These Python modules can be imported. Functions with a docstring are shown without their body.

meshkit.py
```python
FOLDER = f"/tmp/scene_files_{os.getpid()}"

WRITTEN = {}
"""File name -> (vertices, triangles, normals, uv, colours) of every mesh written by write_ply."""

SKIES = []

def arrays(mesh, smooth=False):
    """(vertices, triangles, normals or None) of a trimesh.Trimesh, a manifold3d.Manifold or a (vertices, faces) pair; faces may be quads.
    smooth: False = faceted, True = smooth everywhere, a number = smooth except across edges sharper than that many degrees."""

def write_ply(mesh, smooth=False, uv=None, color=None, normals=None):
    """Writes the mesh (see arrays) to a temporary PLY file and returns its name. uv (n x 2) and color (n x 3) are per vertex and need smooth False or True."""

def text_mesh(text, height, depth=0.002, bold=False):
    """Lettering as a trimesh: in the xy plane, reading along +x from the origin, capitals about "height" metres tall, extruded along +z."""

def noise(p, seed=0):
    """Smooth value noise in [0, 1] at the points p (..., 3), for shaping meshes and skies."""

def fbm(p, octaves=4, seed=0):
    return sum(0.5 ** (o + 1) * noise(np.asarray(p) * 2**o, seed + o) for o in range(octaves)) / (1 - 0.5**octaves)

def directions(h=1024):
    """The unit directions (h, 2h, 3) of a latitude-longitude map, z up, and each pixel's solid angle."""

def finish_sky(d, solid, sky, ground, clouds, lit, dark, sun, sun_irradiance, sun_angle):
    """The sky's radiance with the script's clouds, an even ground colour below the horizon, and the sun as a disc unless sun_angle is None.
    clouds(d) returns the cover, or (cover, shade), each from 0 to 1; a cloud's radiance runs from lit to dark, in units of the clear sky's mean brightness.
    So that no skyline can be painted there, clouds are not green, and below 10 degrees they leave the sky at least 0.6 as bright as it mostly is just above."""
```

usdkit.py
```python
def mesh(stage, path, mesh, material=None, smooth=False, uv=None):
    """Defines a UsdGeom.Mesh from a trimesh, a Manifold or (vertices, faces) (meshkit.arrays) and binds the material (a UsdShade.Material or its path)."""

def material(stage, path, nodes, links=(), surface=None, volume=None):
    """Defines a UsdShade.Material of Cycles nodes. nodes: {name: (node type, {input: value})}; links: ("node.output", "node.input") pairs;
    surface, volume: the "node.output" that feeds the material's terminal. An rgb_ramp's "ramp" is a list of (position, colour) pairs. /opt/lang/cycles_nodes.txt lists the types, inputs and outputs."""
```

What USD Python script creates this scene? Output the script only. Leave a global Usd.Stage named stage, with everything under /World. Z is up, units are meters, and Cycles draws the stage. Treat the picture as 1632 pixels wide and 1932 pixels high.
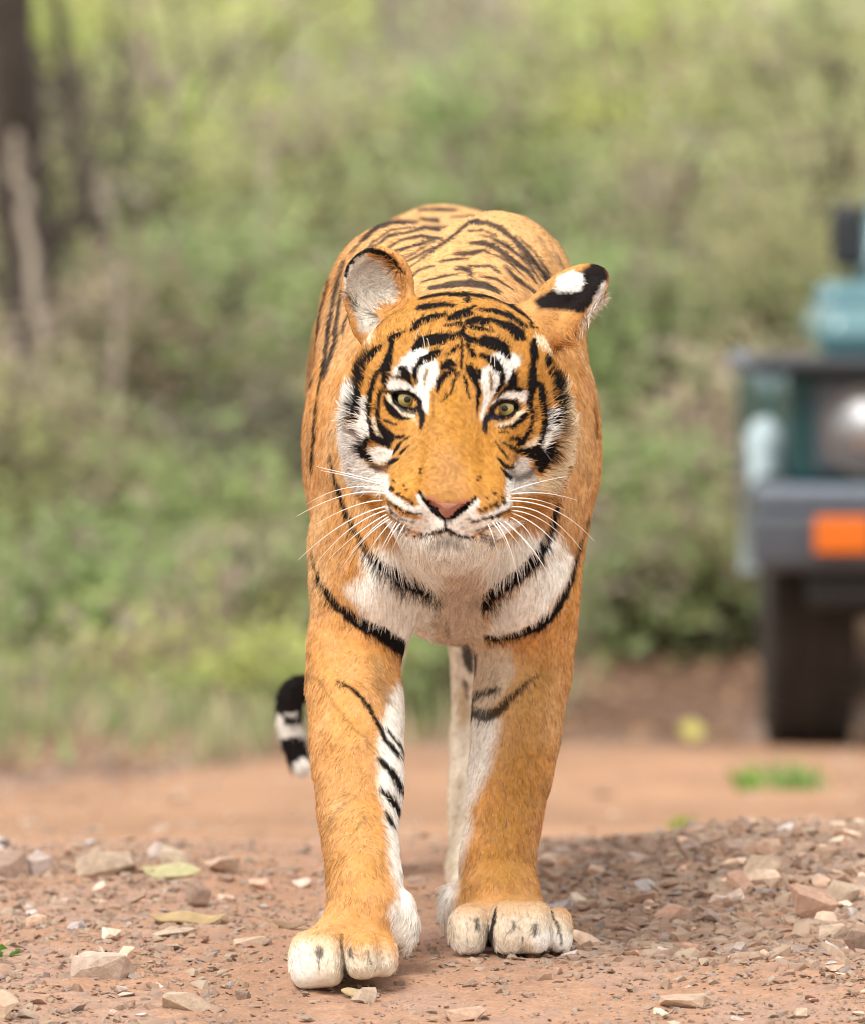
import math, random
import numpy as np
import trimesh
from scipy.spatial import cKDTree
from scipy.interpolate import CubicSpline, PchipInterpolator
import usdkit, meshkit
from pxr import Usd, UsdGeom, UsdLux, UsdShade, Sdf, Gf, Vt

rng = np.random.default_rng(7)
stage = Usd.Stage.CreateInMemory()
UsdGeom.SetStageUpAxis(stage, 'Z')
UsdGeom.SetStageMetersPerUnit(stage, 1.0)
UsdGeom.Xform.Define(stage, '/World')

# ---------------------------------------------------------------- camera, sky, sun
EYE_Y, EYE_Z = -11.0, 0.94          # the photographer stands 11 m before the tiger's shoulder, low
cam = UsdGeom.Camera.Define(stage, '/World/camera')
cam.AddTranslateOp().Set((0, EYE_Y, EYE_Z))
cam.AddRotateXOp().Set(90)
cam.CreateFocalLengthAttr(400.0)
cam.CreateHorizontalApertureAttr(400.0 * 1632 / 18150)
cam.CreateVerticalApertureAttr(400.0 * 1932 / 18150)
cam.CreateVerticalApertureOffsetAttr(-400.0 * (966 - 250) / 18150)
cam.CreateFStopAttr(8.0)
cam.CreateFocusDistanceAttr(10.72)
cam.CreateExposureAttr(0.8)

SUN = np.array([-0.28, -0.50, 0.82]); SUN /= np.linalg.norm(SUN)
elev, rot = math.asin(SUN[2]), math.atan2(SUN[0], SUN[1])
sky = UsdLux.DomeLight.Define(stage, '/World/sky')
sky.GetPrim().SetCustomDataByKey('kind', 'structure')
sky_mat = usdkit.material(stage, '/World/Looks/overcast_sky', {
    's': ('sky_texture', {'sky_type': 'single_scattering', 'sun_disc': False, 'sun_elevation': elev, 'sun_rotation': rot}),
    't': ('texture_coordinate', {}),
    'n': ('noise_texture', {'scale': 2.5, 'detail': 4}),
    'r': ('rgb_ramp', {'ramp': [(0.2, (0.55,) * 3), (0.6, (0.9,) * 3)]}),
    'm': ('mix_color', {'blend_type': 'mix', 'b': (7.6, 7.4, 7.0), 'use_clamp': False}),
    'b': ('background_shader', {'strength': 0.112})},
    [('t.generated', 'n.vector'), ('n.fac', 'r.fac'), ('r.color', 'm.fac'), ('s.color', 'm.a'), ('m.result', 'b.color')], surface='b.background')
UsdShade.MaterialBindingAPI.Apply(sky.GetPrim()).Bind(sky_mat)
sun = UsdLux.DistantLight.Define(stage, '/World/sun')
sun.CreateIntensityAttr(0.56)
sun.CreateAngleAttr(24.0)
sun.CreateNormalizeAttr(True)
sun.CreateColorAttr((1.0, 0.95, 0.87))
sun.AddTransformOp().Set(Gf.Matrix4d(1).SetRotate(Gf.Rotation(Gf.Vec3d(0, 0, 1), Gf.Vec3d(*SUN))))

# ---------------------------------------------------------------- helpers
F = 18150.0
def P(px, py, y):
    """A point of the place: from a reading in the photograph (1632 x 1932) and the distance y in metres."""
    d = y - EYE_Y
    return np.array([(px - 816) / F * d, y, EYE_Z - (py - 250) / F * d])
def S(y):
    return (y - EYE_Y) / F              # metres per photograph pixel at y
used = {}
def fresh(name, parent='/World'):
    parent = str(parent.GetPath()) if hasattr(parent, 'GetPath') else parent
    k = used.get((parent, name), 0)
    used[(parent, name)] = k + 1
    return f'{parent}/{name}' + (f'_{k:03d}' if k else '')
def tag(p, label=None, cat=None, group=None, kind=None):
    p = p.GetPrim() if hasattr(p, 'GetPrim') else p
    for k, v in (('label', label), ('category', cat), ('group', group), ('kind', kind)):
        if v: p.SetCustomDataByKey(k, v)
    return p
def obj(name, mesh, mat, parent='/World', smooth=False, colors=None):
    m = usdkit.mesh(stage, fresh(name, parent), mesh, mat, smooth=smooth)
    if colors is not None:
        UsdGeom.PrimvarsAPI(m).CreatePrimvar('tint', Sdf.ValueTypeNames.Color3fArray, 'vertex').Set(Vt.Vec3fArray.FromNumpy(np.asarray(colors, np.float32)))
    return m.GetPrim()
def thing(name, loc=(0, 0, 0), label=None, cat=None, group=None):
    x = UsdGeom.Xform.Define(stage, fresh(name))
    x.AddTranslateOp().Set(tuple(map(float, loc)))
    return tag(x.GetPrim(), label, cat, group)
def curves(name, pts, widths, mat, parent, colors=None):
    """pts n x k x 3, widths k or n x k, colours n x 3 (one per hair)."""
    n, k = pts.shape[:2]
    c = UsdGeom.BasisCurves.Define(stage, fresh(name, parent))
    c.CreateTypeAttr('linear')
    c.CreateCurveVertexCountsAttr(Vt.IntArray.FromNumpy(np.full(n, k, np.int32)))
    c.CreatePointsAttr(Vt.Vec3fArray.FromNumpy(pts.reshape(-1, 3).astype(np.float32)))
    c.CreateWidthsAttr(Vt.FloatArray.FromNumpy(np.broadcast_to(widths, (n, k)).astype(np.float32).ravel()))
    c.SetWidthsInterpolation('vertex')
    if colors is not None:
        UsdGeom.PrimvarsAPI(c).CreatePrimvar('tint', Sdf.ValueTypeNames.Color3fArray, 'uniform').Set(Vt.Vec3fArray.FromNumpy(colors.astype(np.float32)))
    UsdShade.MaterialBindingAPI.Apply(c.GetPrim()).Bind(mat)
    return c.GetPrim()
def smoothstep(a, b, x):
    t = np.clip((x - a) / (b - a), 0, 1)
    return t * t * (3 - 2 * t)
def tube(points, radii, sides=8, cap=True):
    p = np.asarray(points, float)
    t = np.gradient(p, axis=0); t /= np.linalg.norm(t, axis=1, keepdims=True) + 1e-12
    a = np.cross(t, np.where(np.abs(t[:, 2:]) < 0.9, [0, 0, 1.0], [1.0, 0, 0])); a /= np.linalg.norm(a, axis=1, keepdims=True)
    b, ang = np.cross(t, a), np.arange(sides) * 2 * np.pi / sides
    r = np.broadcast_to(radii, (len(p),))[:, None, None]
    v = (p[:, None] + r * (np.cos(ang)[None, :, None] * a[:, None] + np.sin(ang)[None, :, None] * b[:, None])).reshape(-1, 3)
    i, j = np.meshgrid(np.arange(len(p) - 1), np.arange(sides), indexing='ij')
    q = np.stack([i * sides + j, i * sides + (j + 1) % sides, (i + 1) * sides + (j + 1) % sides, (i + 1) * sides + j], -1).reshape(-1, 4)
    f = np.vstack([q[:, [0, 1, 2]], q[:, [0, 2, 3]]])
    if cap:
        n = len(v); v = np.vstack([v, p[0], p[-1]]); e = (len(p) - 1) * sides; k = np.arange(sides)
        f = np.vstack([f, np.stack([np.full(sides, n), (k + 1) % sides, k], 1), np.stack([np.full(sides, n + 1), e + k, e + (k + 1) % sides], 1)])
    return trimesh.Trimesh(v, f, process=False)
def join(ms): return trimesh.util.concatenate(ms)
def rbox(x0, x1, y0, y1, z0, z1, r=0.01, seg=3):
    """A box with rounded edges."""
    import manifold3d as m3
    s = m3.Manifold.sphere(r, 4 * seg)
    cs = [s.translate((x, y, z)) for x in (x0 + r, x1 - r) for y in (y0 + r, y1 - r) for z in (z0 + r, z1 - r)]
    return m3.Manifold.batch_hull(cs)

# ---------------------------------------------------------------- materials
def plain(name, col, rough=0.6, spec=0.4, metal=0.0, var=0.15, scale=20.0, bump=0.0, **kw):
    """A colour that varies a little with noise in object space, and fine relief."""
    c = np.array(col, float)
    nodes = {'t': ('texture_coordinate', {}), 'n': ('noise_texture', {'scale': scale, 'detail': 6, 'roughness': 0.6}),
             'r': ('rgb_ramp', {'ramp': [(0.25, tuple(c * (1 - var))), (0.75, tuple(np.minimum(c * (1 + var), 1)))]}),
             'p': ('principled_bsdf', {'roughness': rough, 'specular_ior_level': spec, 'metallic': metal, **kw})}
    links = [('t.object', 'n.vector'), ('n.fac', 'r.fac'), ('r.color', 'p.base_color')]
    if bump:
        nodes['b'] = ('bump', {'distance': bump, 'strength': 0.7})
        links += [('n.fac', 'b.height'), ('b.normal', 'p.normal')]
    return usdkit.material(stage, f'/World/Looks/{name}', nodes, links, surface='p.BSDF')
def tinted(name, rough=0.7, spec=0.2, translucent=0.0, gain=1.0):
    """Colour from the mesh's own 'tint' primvar."""
    nodes = {'a': ('attribute', {'attribute': 'tint'}), 'p': ('principled_bsdf', {'roughness': rough, 'specular_ior_level': spec})}
    links = [('a.color', 'p.base_color')]
    out = 'p.BSDF'
    if translucent:
        nodes['l'] = ('translucent_bsdf', {}); nodes['x'] = ('mix_closure', {'fac': translucent})
        links += [('a.color', 'l.color'), ('p.BSDF', 'x.closure1'), ('l.BSDF', 'x.closure2')]
        out = 'x.closure'
    return usdkit.material(stage, f'/World/Looks/{name}', nodes, links, surface=out)
M_leaf = tinted('leaf', 0.55, 0.3, 0.45)
M_skin = tinted('fur_skin', 0.9, 0.04)
M_fur = tinted('fur', 0.7, 0.07)
M_stone = usdkit.material(stage, '/World/Looks/stone', {
    'a': ('attribute', {'attribute': 'tint'}), 't': ('texture_coordinate', {}),
    'n': ('noise_texture', {'scale': 90.0, 'detail': 6, 'roughness': 0.7}), 'r': ('rgb_ramp', {'ramp': [(0.25, (0.62,) * 3), (0.75, (1.25,) * 3)]}),
    'm': ('mix_color', {'blend_type': 'multiply', 'fac': 1.0, 'use_clamp': False}), 'b': ('bump', {'distance': 0.004, 'strength': 0.8}),
    'p': ('principled_bsdf', {'roughness': 0.85, 'specular_ior_level': 0.25})},
    [('t.object', 'n.vector'), ('n.fac', 'r.fac'), ('a.color', 'm.a'), ('r.color', 'm.b'), ('m.result', 'p.base_color'), ('n.fac', 'b.height'), ('b.normal', 'p.normal')], surface='p.BSDF')
# ---------------------------------------------------------------- the ground: one sheet, fine near the tiger
_prof = PchipInterpolator([-60, 9, 10.3, 10.62, 10.86, 12.2, 14, 16, 18, 22, 23.6, 25, 27, 30, 35, 42, 60, 120, 420], [-.05, -.05, -.035, -.018, .004, 0, -.085, -.205, -.30, -.478, -.53, -.45, -.16, .28, .95, 1.85, 3.6, 7.0, 14.0])
def ground_z(x, y, fine=True):
    x, y = np.asarray(x, float), np.asarray(y, float)
    d = y - EYE_Y
    z = _prof(np.clip(d, -60, 420))
    z = z + .060 * np.exp(-((d - 12.1) / .75) ** 2) * smoothstep(.05, .50, x) * (1 - .25 * smoothstep(.38, .7, x)) + .02 * np.exp(-((d - 12.3) / .5) ** 2) * smoothstep(-.05, -.4, x)
    p = np.stack([x, y, 0 * x], -1)
    far = smoothstep(26, 34, d)
    z = z + far * .5 * (meshkit.fbm(p * .22, 3, 5) - .5)
    z = z + .022 * (meshkit.fbm(p * 3.1, 3, 11) - .5) * (1 - .7 * np.exp(-((x + .0) / .25) ** 2 - ((y + .25) / .5) ** 2))
    if fine:
        n = meshkit.noise(p * 70, 3); n2 = meshkit.noise(p * 33, 4)
        z = z + np.where(d < 16, .006 * (meshkit.fbm(p * 28, 3, 21) - .5) + .004 * np.maximum(n - .62, 0) * 2 + .006 * np.maximum(n2 - .68, 0) * 2, 0)
    return z
def axis(lo, a, b, hi, step, grow=1.22):
    c = list(np.arange(a, b + step / 2, step)); s = step
    up, x = [], b
    while x < hi: s *= grow; x += s; up.append(x)
    dn, x, s = [], a, step
    while x > lo: s *= grow; x -= s; dn.append(x)
    return np.array(dn[::-1] + c + up)
gx, gy = axis(-320, -.68, .70, 320, .0065, 1.14), axis(-16, -1.0, 1.9, 420, .0065, 1.04)
X, Y = np.meshgrid(gx, gy, indexing='ij')
Z = ground_z(X, Y)
V = np.stack([X, Y, Z], -1).reshape(-1, 3)
nx, ny = len(gx), len(gy)
i, j = np.meshgrid(np.arange(nx - 1), np.arange(ny - 1), indexing='ij')
q = np.stack([i * ny + j, (i + 1) * ny + j, (i + 1) * ny + j + 1, i * ny + j + 1], -1).reshape(-1, 4)
d = V[:, 1] - EYE_Y
n1 = meshkit.fbm(V * [1.5, .8, 0] + 3, 4, 31)[:, None]
n2 = meshkit.fbm(V * [9, 5, 0], 4, 32)[:, None]
n3 = meshkit.noise(V * 60 * [1, 1, 0], 33)[:, None]
track = np.array([.39, .232, .155]) * (.78 + .45 * n2) * (.9 + .2 * n3)
track = track * (1 - .35 * (n2 > .60)) + np.array([.30, .22, .19]) * .35 * (n2 > .60)
track = np.where(d[:, None] > 13.2, np.array([.385, .222, .135]) * (.52 + .62 * n1 + .32 * n2), track)
soil = np.array([.16, .095, .065]) * (.7 + .6 * n2) + .12 * smoothstep(.55, .7, n1)
grassy = np.array([.27, .27, .13]) * (.6 + .8 * n1) + np.array([.10, .07, .04]) * smoothstep(.5, .65, n2)
edge = 22.2 + 1.6 * (n1[:, 0] - .5) + .5 * smoothstep(-.2, 1.0, V[:, 0]) - 2.4 * smoothstep(-.05, -.8, V[:, 0]) - 1.6 * smoothstep(-.25, -.7, V[:, 0]) * (n2[:, 0] > .5)
w1 = smoothstep(edge - .4, edge + .5, d)[:, None]
w2 = smoothstep(24.0, 26.0, d + 2.4 * (n2[:, 0] - .5) - 2.6 * smoothstep(.1, .5, V[:, 0]) + 1.0 * smoothstep(-.2, -.6, V[:, 0]))[:, None]
tint = (track * (1 - w1) + soil * w1) * (1 - w2) + grassy * w2
M_ground = usdkit.material(stage, '/World/Looks/dusty_track', {
    'a': ('attribute', {'attribute': 'tint'}), 't': ('texture_coordinate', {}),
    'n': ('noise_texture', {'scale': 160.0, 'detail': 5, 'roughness': 0.7}), 'r': ('rgb_ramp', {'ramp': [(0.3, (0.72,) * 3), (0.7, (1.2,) * 3)]}),
    'm': ('mix_color', {'blend_type': 'multiply', 'fac': 1.0, 'use_clamp': False}), 'b': ('bump', {'distance': 0.004, 'strength': 0.6}),
    'p': ('principled_bsdf', {'roughness': 0.95, 'specular_ior_level': 0.1})},
    [('t.object', 'n.vector'), ('n.fac', 'r.fac'), ('a.color', 'm.a'), ('r.color', 'm.b'), ('m.result', 'p.base_color'), ('n.fac', 'b.height'), ('b.normal', 'p.normal')], surface='p.BSDF')
tag(obj('ground', (V, q), M_ground, smooth=True, colors=tint), kind='structure', label='reddish dirt track and the wooded bank beyond it')

# ---------------------------------------------------------------- stones
STONE_TINTS = np.array([[.58, .40, .30], [.66, .49, .37], [.56, .44, .37], [.50, .45, .44], [.70, .57, .44], [.55, .34, .25], [.32, .24, .20], [.66, .45, .33]])
def rock(size, seed, n=16, flat=1.0):
    """An angular stone: the hull of a few random points, chipped, lying on its broad side; size = (long, wide, thick)."""
    r = np.random.default_rng(seed)
    p = r.normal(size=(n, 3)); p /= np.linalg.norm(p, axis=1, keepdims=True)
    p = np.sign(p) * np.abs(p) ** .75 * r.uniform(.75, 1.05, (n, 1))
    h = trimesh.convex.convex_hull(p)
    h.vertices *= np.array(size) / 2
    return h
def lay(mesh, x, y, yaw, tilt, sink):
    m = mesh.copy()
    m.apply_transform(trimesh.transformations.euler_matrix(tilt[0], tilt[1], yaw))
    lo = m.bounds[0][2]; hi = m.bounds[1][2]
    m.apply_translation([x, y, float(ground_z(x, y, False)) - lo - sink * (hi - lo)])
    return m
def paint(mesh, c, seed, v=.12):
    r = np.random.default_rng(seed)
    return np.asarray(c) * r.uniform(1 - v, 1 + v, (len(mesh.vertices), 1))
# the pebbles nobody could count
pebs = []
pebroot = UsdGeom.PointInstancer.Define(stage, '/World/gravel')
tag(pebroot, 'fine loose gravel and grit strewn over the dirt track', 'gravel', kind='stuff')
NK = 16
for k in range(NK):
    m = rock((1, rng.uniform(.55, .9), rng.uniform(.25, .6)), 100 + k, 9)
    obj('pebble', m, M_stone, '/World/gravel', colors=paint(m, STONE_TINTS[k % 8] * .6 + np.array([.54, .36, .25]) * .4, k))
pos, sc, ori, idx = [], [], [], []
def scatter(n, xr, dr, slo, shi, dens=None):
    x, dd = rng.uniform(*xr, n), rng.uniform(*dr, n)
    if dens is not None:
        ok = rng.random(n) < dens(x, dd); x, dd = x[ok], dd[ok]
    s = slo * (shi / slo) ** (rng.random(len(x)) ** 1.8)
    z = ground_z(x, dd + EYE_Y, False)
    a, t1, t2 = rng.uniform(0, 2 * np.pi, len(x)), rng.normal(0, .25, len(x)), rng.normal(0, .25, len(x))
    pos.append(np.stack([x, dd + EYE_Y, z + s * .08], 1)); sc.append(np.repeat(s[:, None], 3, 1))
    ori.append(np.stack([np.cos(a / 2), t1 / 2, t2 / 2, np.sin(a / 2)], 1)); idx.append(rng.integers(0, NK, len(x)))
bank = lambda x, dd: .15 + .85 * smoothstep(.02, .30, x) * smoothstep(10.6, 11.1, dd)
clear = lambda x, dd: (.35 + .65 * smoothstep(.1, .35, np.abs(x + .02))) * (1 - .8 * smoothstep(11.8, 13.0, dd))
scatter(40000, (-.72, .74), (9.9, 13.2), .003, .010, clear)
scatter(17000, (-.72, .74), (9.9, 13.4), .007, .020, clear)
scatter(1900, (.06, .76), (10.9, 12.9), .022, .045, bank)
scatter(17000, (.02, .76), (10.7, 13.0), .007, .030, bank)
scatter(2600, (-.74, -.02), (10.0, 13.0), .012, .032, clear)
scatter(2500, (-1.3, 1.3), (13, 22), .012, .04, lambda x, dd: .25 + .75 * smoothstep(.4, .9, np.abs(x - .1)))
pos, sc, ori, idx = map(np.concatenate, (pos, sc, ori, idx))
ori /= np.linalg.norm(ori, axis=1, keepdims=True)
pebroot.CreatePrototypesRel().SetTargets([c.GetPath() for c in pebroot.GetPrim().GetChildren()])
pebroot.CreateProtoIndicesAttr(Vt.IntArray.FromNumpy(idx.astype(np.int32)))
pebroot.CreatePositionsAttr(Vt.Vec3fArray.FromNumpy(pos.astype(np.float32)))
pebroot.CreateScalesAttr(Vt.Vec3fArray.FromNumpy(sc.astype(np.float32)))
pebroot.CreateOrientationsAttr(Vt.QuathArray([Gf.Quath(*map(float, o)) for o in ori]))
# loose stones, each a thing
def strew(n, xr, dr, lo, hi, label, group, seed, keep=lambda x, dd: True):
    r = np.random.default_rng(seed); k = 0
    while k < n:
        x, dd = r.uniform(*xr), r.uniform(*dr)
        if not keep(x, dd): continue
        s = lo * (hi / lo) ** (r.random() ** 1.5)
        m = lay(rock((s, s * r.uniform(.5, .9), s * r.uniform(.22, .55)), int(r.integers(1e6)), int(r.integers(9, 15))), x, dd + EYE_Y, r.uniform(0, 6.3), r.normal(0, .22, 2), r.uniform(.1, .35))
        o = obj('stone', m, M_stone, colors=paint(m, STONE_TINTS[r.integers(8)] * r.uniform(.85, 1.2), k))
        tag(o, label, 'stone', group); k += 1
offpaw = lambda x, dd: not (-.30 < x < .22 and 10.2 < dd < 11.3)
strew(160, (.14, .70), (10.9, 12.8), .020, .060, 'small angular stone heaped with others on the gravel bank right of the tiger', 'stones on the gravel bank', 1)
strew(85, (-.70, -.08), (10.3, 12.9), .016, .050, 'small flat stone lying loose on the track left of the tiger', 'stones left of the tiger', 2, offpaw)
strew(55, (-.25, .62), (9.95, 10.9), .012, .034, 'little chip of stone in the dust in front of the paws', 'stone chips before the paws', 3, offpaw)
def big(px, py, w, h, label, tint, seed, yaw=0., tilt=(0, 0), deep=.8, sink=.18, n=14, lift=0.0):
    """A stone one can point at: px, py its foot in the photograph; w, h its width and height there in pixels."""
    dd = 12.0
    for _ in range(60):
        y = dd + EYE_Y; x = (px - 816) / F * dd
        z = float(ground_z(x, y, False)); dd = dd * .5 + .5 * np.clip((EYE_Z - z) * F / (py - 250), 9.5, 20)
    s = dd / F
    m = lay(rock((w * s, w * s * deep, h * s * 1.25), seed, n), x, dd + EYE_Y, yaw, tilt, sink)
    tag(obj('rock', m, M_stone, colors=paint(m, np.minimum(np.asarray(tint) * .5 + np.array([.44, .29, .20]) * .33, .5), seed)), label, 'rock')
T = STONE_TINTS
big(20, 1655, 85, 70, 'brown block of rock cut off by the left edge of the picture', T[6] * 1.3, 1, .4, (.1, .25))
big(72, 1650, 70, 45, 'bluish grey slab leaning on the brown block at the left edge', T[3] * 1.2, 2, -.5, (.2, .3))
big(200, 1650, 130, 55, 'broad pale tan rock half sunk in the dirt on the left', T[4] * .8, 3, .2)
big(295, 1622, 45, 34, 'small lilac grey stone behind the pale broad rock', T[3] * 1.35, 4, .5, (0, .4))
big(330, 1640, 75, 50, 'light sandy wedge of stone beside the lilac stone', T[4] * 1.1, 5, -.3, (.3, .1))
big(430, 1650, 100, 38, 'long low sandy stone left of the forward foreleg', T[1], 6, .15)
big(378, 1712, 58, 52, 'rough dark brown lump of stone standing on the left of the track', T[6] * 1.2, 7, .5, (.2, .3), n=22, sink=.06)
big(195, 1845, 150, 62, 'long pale grey brown slab lying slanted in the lower left', T[2] * 1.35, 8, -.42, (.1, .05), .5)
big(350, 1905, 175, 38, 'long flat yellowish stone at the bottom left of the track', T[4] * .95, 9, -.2, (0, 0), .35)
big(10, 1925, 70, 60, 'orange tan stone in the bottom left corner', T[7] * 1.2, 10, .2)
big(475, 1785, 80, 24, 'pinkish flat stone just behind the raised forepaw', T[1] * 1.1, 11)
big(330, 1765, 90, 20, 'thin sandy flake under the curled dry leaf', T[4], 12, .1)
big(455, 1886, 40, 20, 'blackish pebble in the dust left of the raised paw', T[6] * .5, 13)
big(1165, 1727, 36, 26, 'dark charcoal stone just right of the standing paw', T[6] * .55, 14, .4)
big(1108, 1658, 26, 22, 'dark round pebble on the slope behind the standing paw', T[6] * .8, 15)
big(1235, 1640, 30, 24, 'dark brown cube of stone in the middle of the gravel bank', T[6], 16, .6)
big(1385, 1615, 70, 36, 'ochre brown stone on the crest of the gravel bank', T[6] * 1.7, 17, .3, (.2, 0))
big(1450, 1620, 60, 40, 'rounded pinkish stone on the crest of the bank', T[7], 18, .1, (0, .2), n=26)
big(1440, 1650, 105, 44, 'broad pale pink slab lying on the top of the gravel bank', T[1] * 1.15, 19, .1, (.25, 0))
big(1395, 1685, 75, 45, 'rust brown pointed stone below the pale pink slab', T[5] * 1.1, 20, -.4, (.3, .25))
big(1525, 1735, 110, 70, 'large rust red wedge of rock on the right of the bank', T[5] * 1.05, 21, .35, (.35, .15))
big(1590, 1705, 80, 44, 'pale grey tan block near the right edge', T[4] * .85, 22, -.2, (.1, .1))
big(1612, 1735, 40, 30, 'bluish grey cube of stone at the right edge', T[3] * 1.5, 23, .5)
big(1570, 1770, 80, 38, 'sandy slab below the bluish grey cube', T[4] * .9, 24, .3)
big(1618, 1800, 60, 50, 'dark brown root like stone at the right edge', T[6] * .9, 25, .6, (.1, .5), .4)
big(1390, 1805, 55, 30, 'grey brown stone low on the right of the gravel bank', T[3], 26, .3)
big(880, 1925, 90, 34, 'pinkish stone at the bottom edge below the paws', T[7], 27, .3)
big(1300, 1900, 120, 24, 'flat dusty slab almost buried in the lower right of the track', T[1] * 1.05, 28, .1)
big(790, 1670, 48, 18, 'thin grey brown slab lying in the gap between the forelegs', T[6] * 1.5, 29, -.2)
big(690, 1890, 60, 30, 'tan stone at the tip of the raised paw', T[4], 30, .2)

# ---------------------------------------------------------------- fallen leaves, tufts
def dry_leaf(px, py, w, curl, col, label, yaw, seed, lift=.001, thin=.44):
    dd = 11.0
    for _ in range(40):
        x, y = (px - 816) / F * dd, dd + EYE_Y
        dd = dd * .5 + .5 * np.clip((EYE_Z - float(ground_z(x, y, False))) * F / (py - 250), 9.5, 24)
    L = w * dd / F
    u, v = np.meshgrid(np.linspace(-1, 1, 15), np.linspace(-1, 1, 7), indexing='ij')
    wd = thin * (1 - np.abs(u) ** 2.2) ** .8
    r = np.random.default_rng(seed)
    z = curl * (u ** 2 * .35 + .12 * np.sin(u * 4 + seed)) + .25 * curl * (v ** 2) * wd
    p = np.stack([u * .5 * L, v * wd * .5 * L, z * L * .5 + lift], -1).reshape(-1, 3)
    p[:, 1:] = p[:, 1:] @ np.array([[.90, .436], [-.436, .90]]); p[:, 2] -= p[:, 2].min() - lift
    ca, sa = math.cos(yaw), math.sin(yaw)
    p[:, :2] = p[:, :2] @ np.array([[ca, sa], [-sa, ca]])
    p += [x, dd + EYE_Y, float(ground_z(x, dd + EYE_Y, False))]
    a, b = np.meshgrid(np.arange(14), np.arange(6), indexing='ij')
    f = np.stack([a * 7 + b, (a + 1) * 7 + b, (a + 1) * 7 + b + 1, a * 7 + b + 1], -1).reshape(-1, 4)
    f = np.vstack([f[:, [0, 1, 2]], f[:, [0, 2, 3]]])
    n = len(p); top = p.copy(); top[:, 2] += .0012
    f2 = np.vstack([f[:, ::-1], f + n])
    cc = np.repeat((np.asarray(col) * r.uniform(.85, 1.1, (n, 1))), 1, 0)
    tag(obj('fallen_leaf', (np.vstack([p, top]), f2), M_leaf, smooth=True, colors=np.vstack([cc, cc])), label, 'leaf')
dry_leaf(325, 1658, 120, .5, (.62, .58, .34), 'pale yellow dry leaf lying by the dark lump of stone', -.35, 1)
dry_leaf(355, 1746, 150, .8, (.60, .46, .26), 'curled tan dry leaf with dark edge on the left of the track', -.1, 2, thin=.25)
dry_leaf(1170, 1745, 60, .4, (.58, .50, .32), 'thin straw coloured leaf right of the standing paw', .5, 3, thin=.15)
dry_leaf(670, 1882, 55, .5, (.70, .58, .36), 'cream scrap of leaf under the raised paw', -.4, 4)
dry_leaf(550, 1755, 70, .5, (.40, .28, .18), 'brown curled leaf behind the raised forepaw', -.2, 5, thin=.3)
dry_leaf(1300, 1402, 55, 1.4, (.75, .68, .22), 'yellow blurred leaf on the far side of the track', .4, 6, .01, 1.0)
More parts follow.
